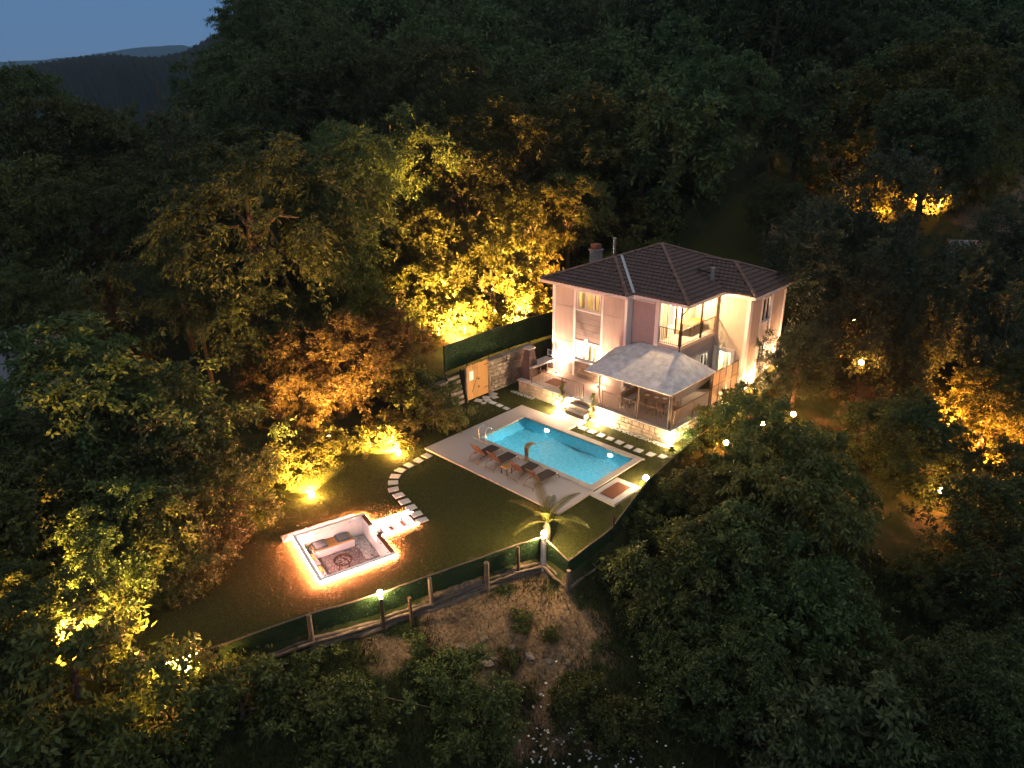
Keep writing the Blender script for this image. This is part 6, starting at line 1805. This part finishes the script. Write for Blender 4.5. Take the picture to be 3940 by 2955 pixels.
floodlight((9.35, 18.3, h1(9.35, 18.3)), (8.8, 18.4, 2.5), 260, 'wall floodlight at the far end of the lit side wall', 'side wall lamps', (1.0, .52, .27), 130, 0.11, 50)
globe_lamp((9.98, 1.95, h1(9.98, 1.95)), 0.35, 60, 'round lamp beside the pump hatch', 'garden globe lamps', SOFT, 0.14)
globe_lamp((10.0, -5.86, 0.74), 0.12, 95, 'bright lamp on top of the pale corner post below the palm', 'fence post lamps', (1.0, .70, .34), 0.13)
globe_lamp((7.64, -12.74, 0.42), 0.10, 50, 'bright lamp on the fence post in front of the sunken lounge', 'fence post lamps', (1.0, .70, .34), 0.12)
floodlight((5.35, -19.25, h1(5.35, -19.25) + 1.0), (0.0, -18.6, 0.6), 1800, 'floodlight at the left end of the log fence shining into the trees', 'lower left floodlights', WARM, 130, 0.11, 90, bulb=True)
floodlight((2.2, -21.9, h1(2.2, -21.9) + 1.2), (-4.5, -20.2, -0.6), 3400, 'floodlight under the amber lit boughs at the lower left', 'lower left floodlights', (1.0, .44, .09), 140, 0.12, 0)
floodlight((-1.9, -13.9, h1(-1.9, -13.9) + .3), (-4.5, -14.6, 0.6), 1400, 'twinkling floodlight behind leaves left of the sunken lounge', 'lower left floodlights', WARM, 150, 0.12, 40)
floodlight((-11.5, -6.5, h1(-11.5, -6.5)), (-17.2, -8.6, 2.5), 110, 'hidden floodlight at the foot of the slender lit trunk', 'woodland floodlights', AMB, 110, 0.1, 0)
floodlight((-4.9, -6.9, h1(-4.9, -6.9) + 1.0), (-7.3, -5.7, 3.6), 800, 'added fill floodlight at the foot of the golden pine', 'woodland floodlights', (1.0, .46, .11), 120, 0.12, 0)  # fill lamp added close to the pine to brighten it
globe_lamp((15.6, 10.9, h1(15.6, 10.9)), 1.0, 75, 'path lamp in the middle of the right garden', 'garden globe lamps', AMB, 0.14)
globe_lamp((20.75, 13.3, h1(20.75, 13.3)), 0.9, 90, 'path lamp lowest at the right beside the bank', 'garden globe lamps', AMB, 0.14)
globe_lamp((12.3, 14.2, h1(12.3, 14.2)), 0.9, 60, 'path lamp near the brown pine trunk', 'garden globe lamps', AMB, 0.14)
globe_lamp((10.9, 8.6, h1(10.9, 8.6)), 0.8, 45, 'small path lamp half hidden by leaves right of the terrace', 'garden globe lamps', AMB, 0.14)
globe_lamp((11.8, 11.0, h1(11.8, 11.0)), 1.4, 45, 'small path lamp half hidden by the dark tree crown', 'garden globe lamps', AMB, 0.14)
globe_lamp((11.9, 23.6, h1(11.9, 23.6)), 2.6, 60, 'upper pole lamp among the pines', 'garden globe lamps', AMB, 0.14)
globe_lamp((13.9, 19.9, h1(13.9, 19.9)), 2.6, 70, 'lower pole lamp among the pines', 'garden globe lamps', AMB, 0.14)
floodlight((18.6, 20.2, h1(18.6, 20.2)), (22.0, 23.5, 0.5), 6000, 'orange floodlight hidden behind the round dark tree', 'right garden floodlights', (1.0, .33, .06), 150, 0.12, 0)
floodlight((21.3, 16.6, h1(21.3, 16.6) + .6), (22.6, 21.5, -0.5), 2600, 'added unseen orange floodlight by the bank at the lower right path', 'right garden floodlights', (1.0, .33, .06), 140, 0.12, 0)  # second orange lamp, added to widen the glow on the bank
floodlight((6.8, 41.2, h1(6.8, 41.2) + .8), (4.5, 46.0, 10.0), 1500, 'added unseen amber floodlight at the foot of the golden sided tree', 'right garden floodlights', AMB, 110, 0.12, 0)  # unseen lamp added to light the front of this tree
floodlight((9.3, 44.4, h1(9.3, 44.4) + 1.5), (6.0, 51.5, 14.5), 3500, 'added unseen amber floodlight left of the shingled hut shining upward', 'right garden floodlights', AMB, 90, 0.12, 0)  # unseen lamp added to brighten the large rounded crown
floodlight((10.6, 46.3, h1(10.6, 46.3) + 1.0), (6.0, 51.0, 11.0), 3200, 'floodlight under the large rounded tree on the right slope', 'right garden floodlights', AMB, 110, 0.12, 0)

# ------------------------------------------------------------------ thin evening haze, one even box of air round everything
hz, hnt, hout = newmat('evening_air')
pv = nd(hnt, 'ShaderNodeVolumePrincipled')
pv.inputs['Color'].default_value = (0.45, 0.70, 1.0, 1); pv.inputs['Density'].default_value = 0.00013; pv.inputs['Anisotropy'].default_value = 0.0
hnt.links.new(pv.outputs[0], hout.inputs['Volume'])
ho = MB().box(-3300, 3300, -3300, 3300, -620, 330).build('haze', hz); ho['kind'] = 'stuff'
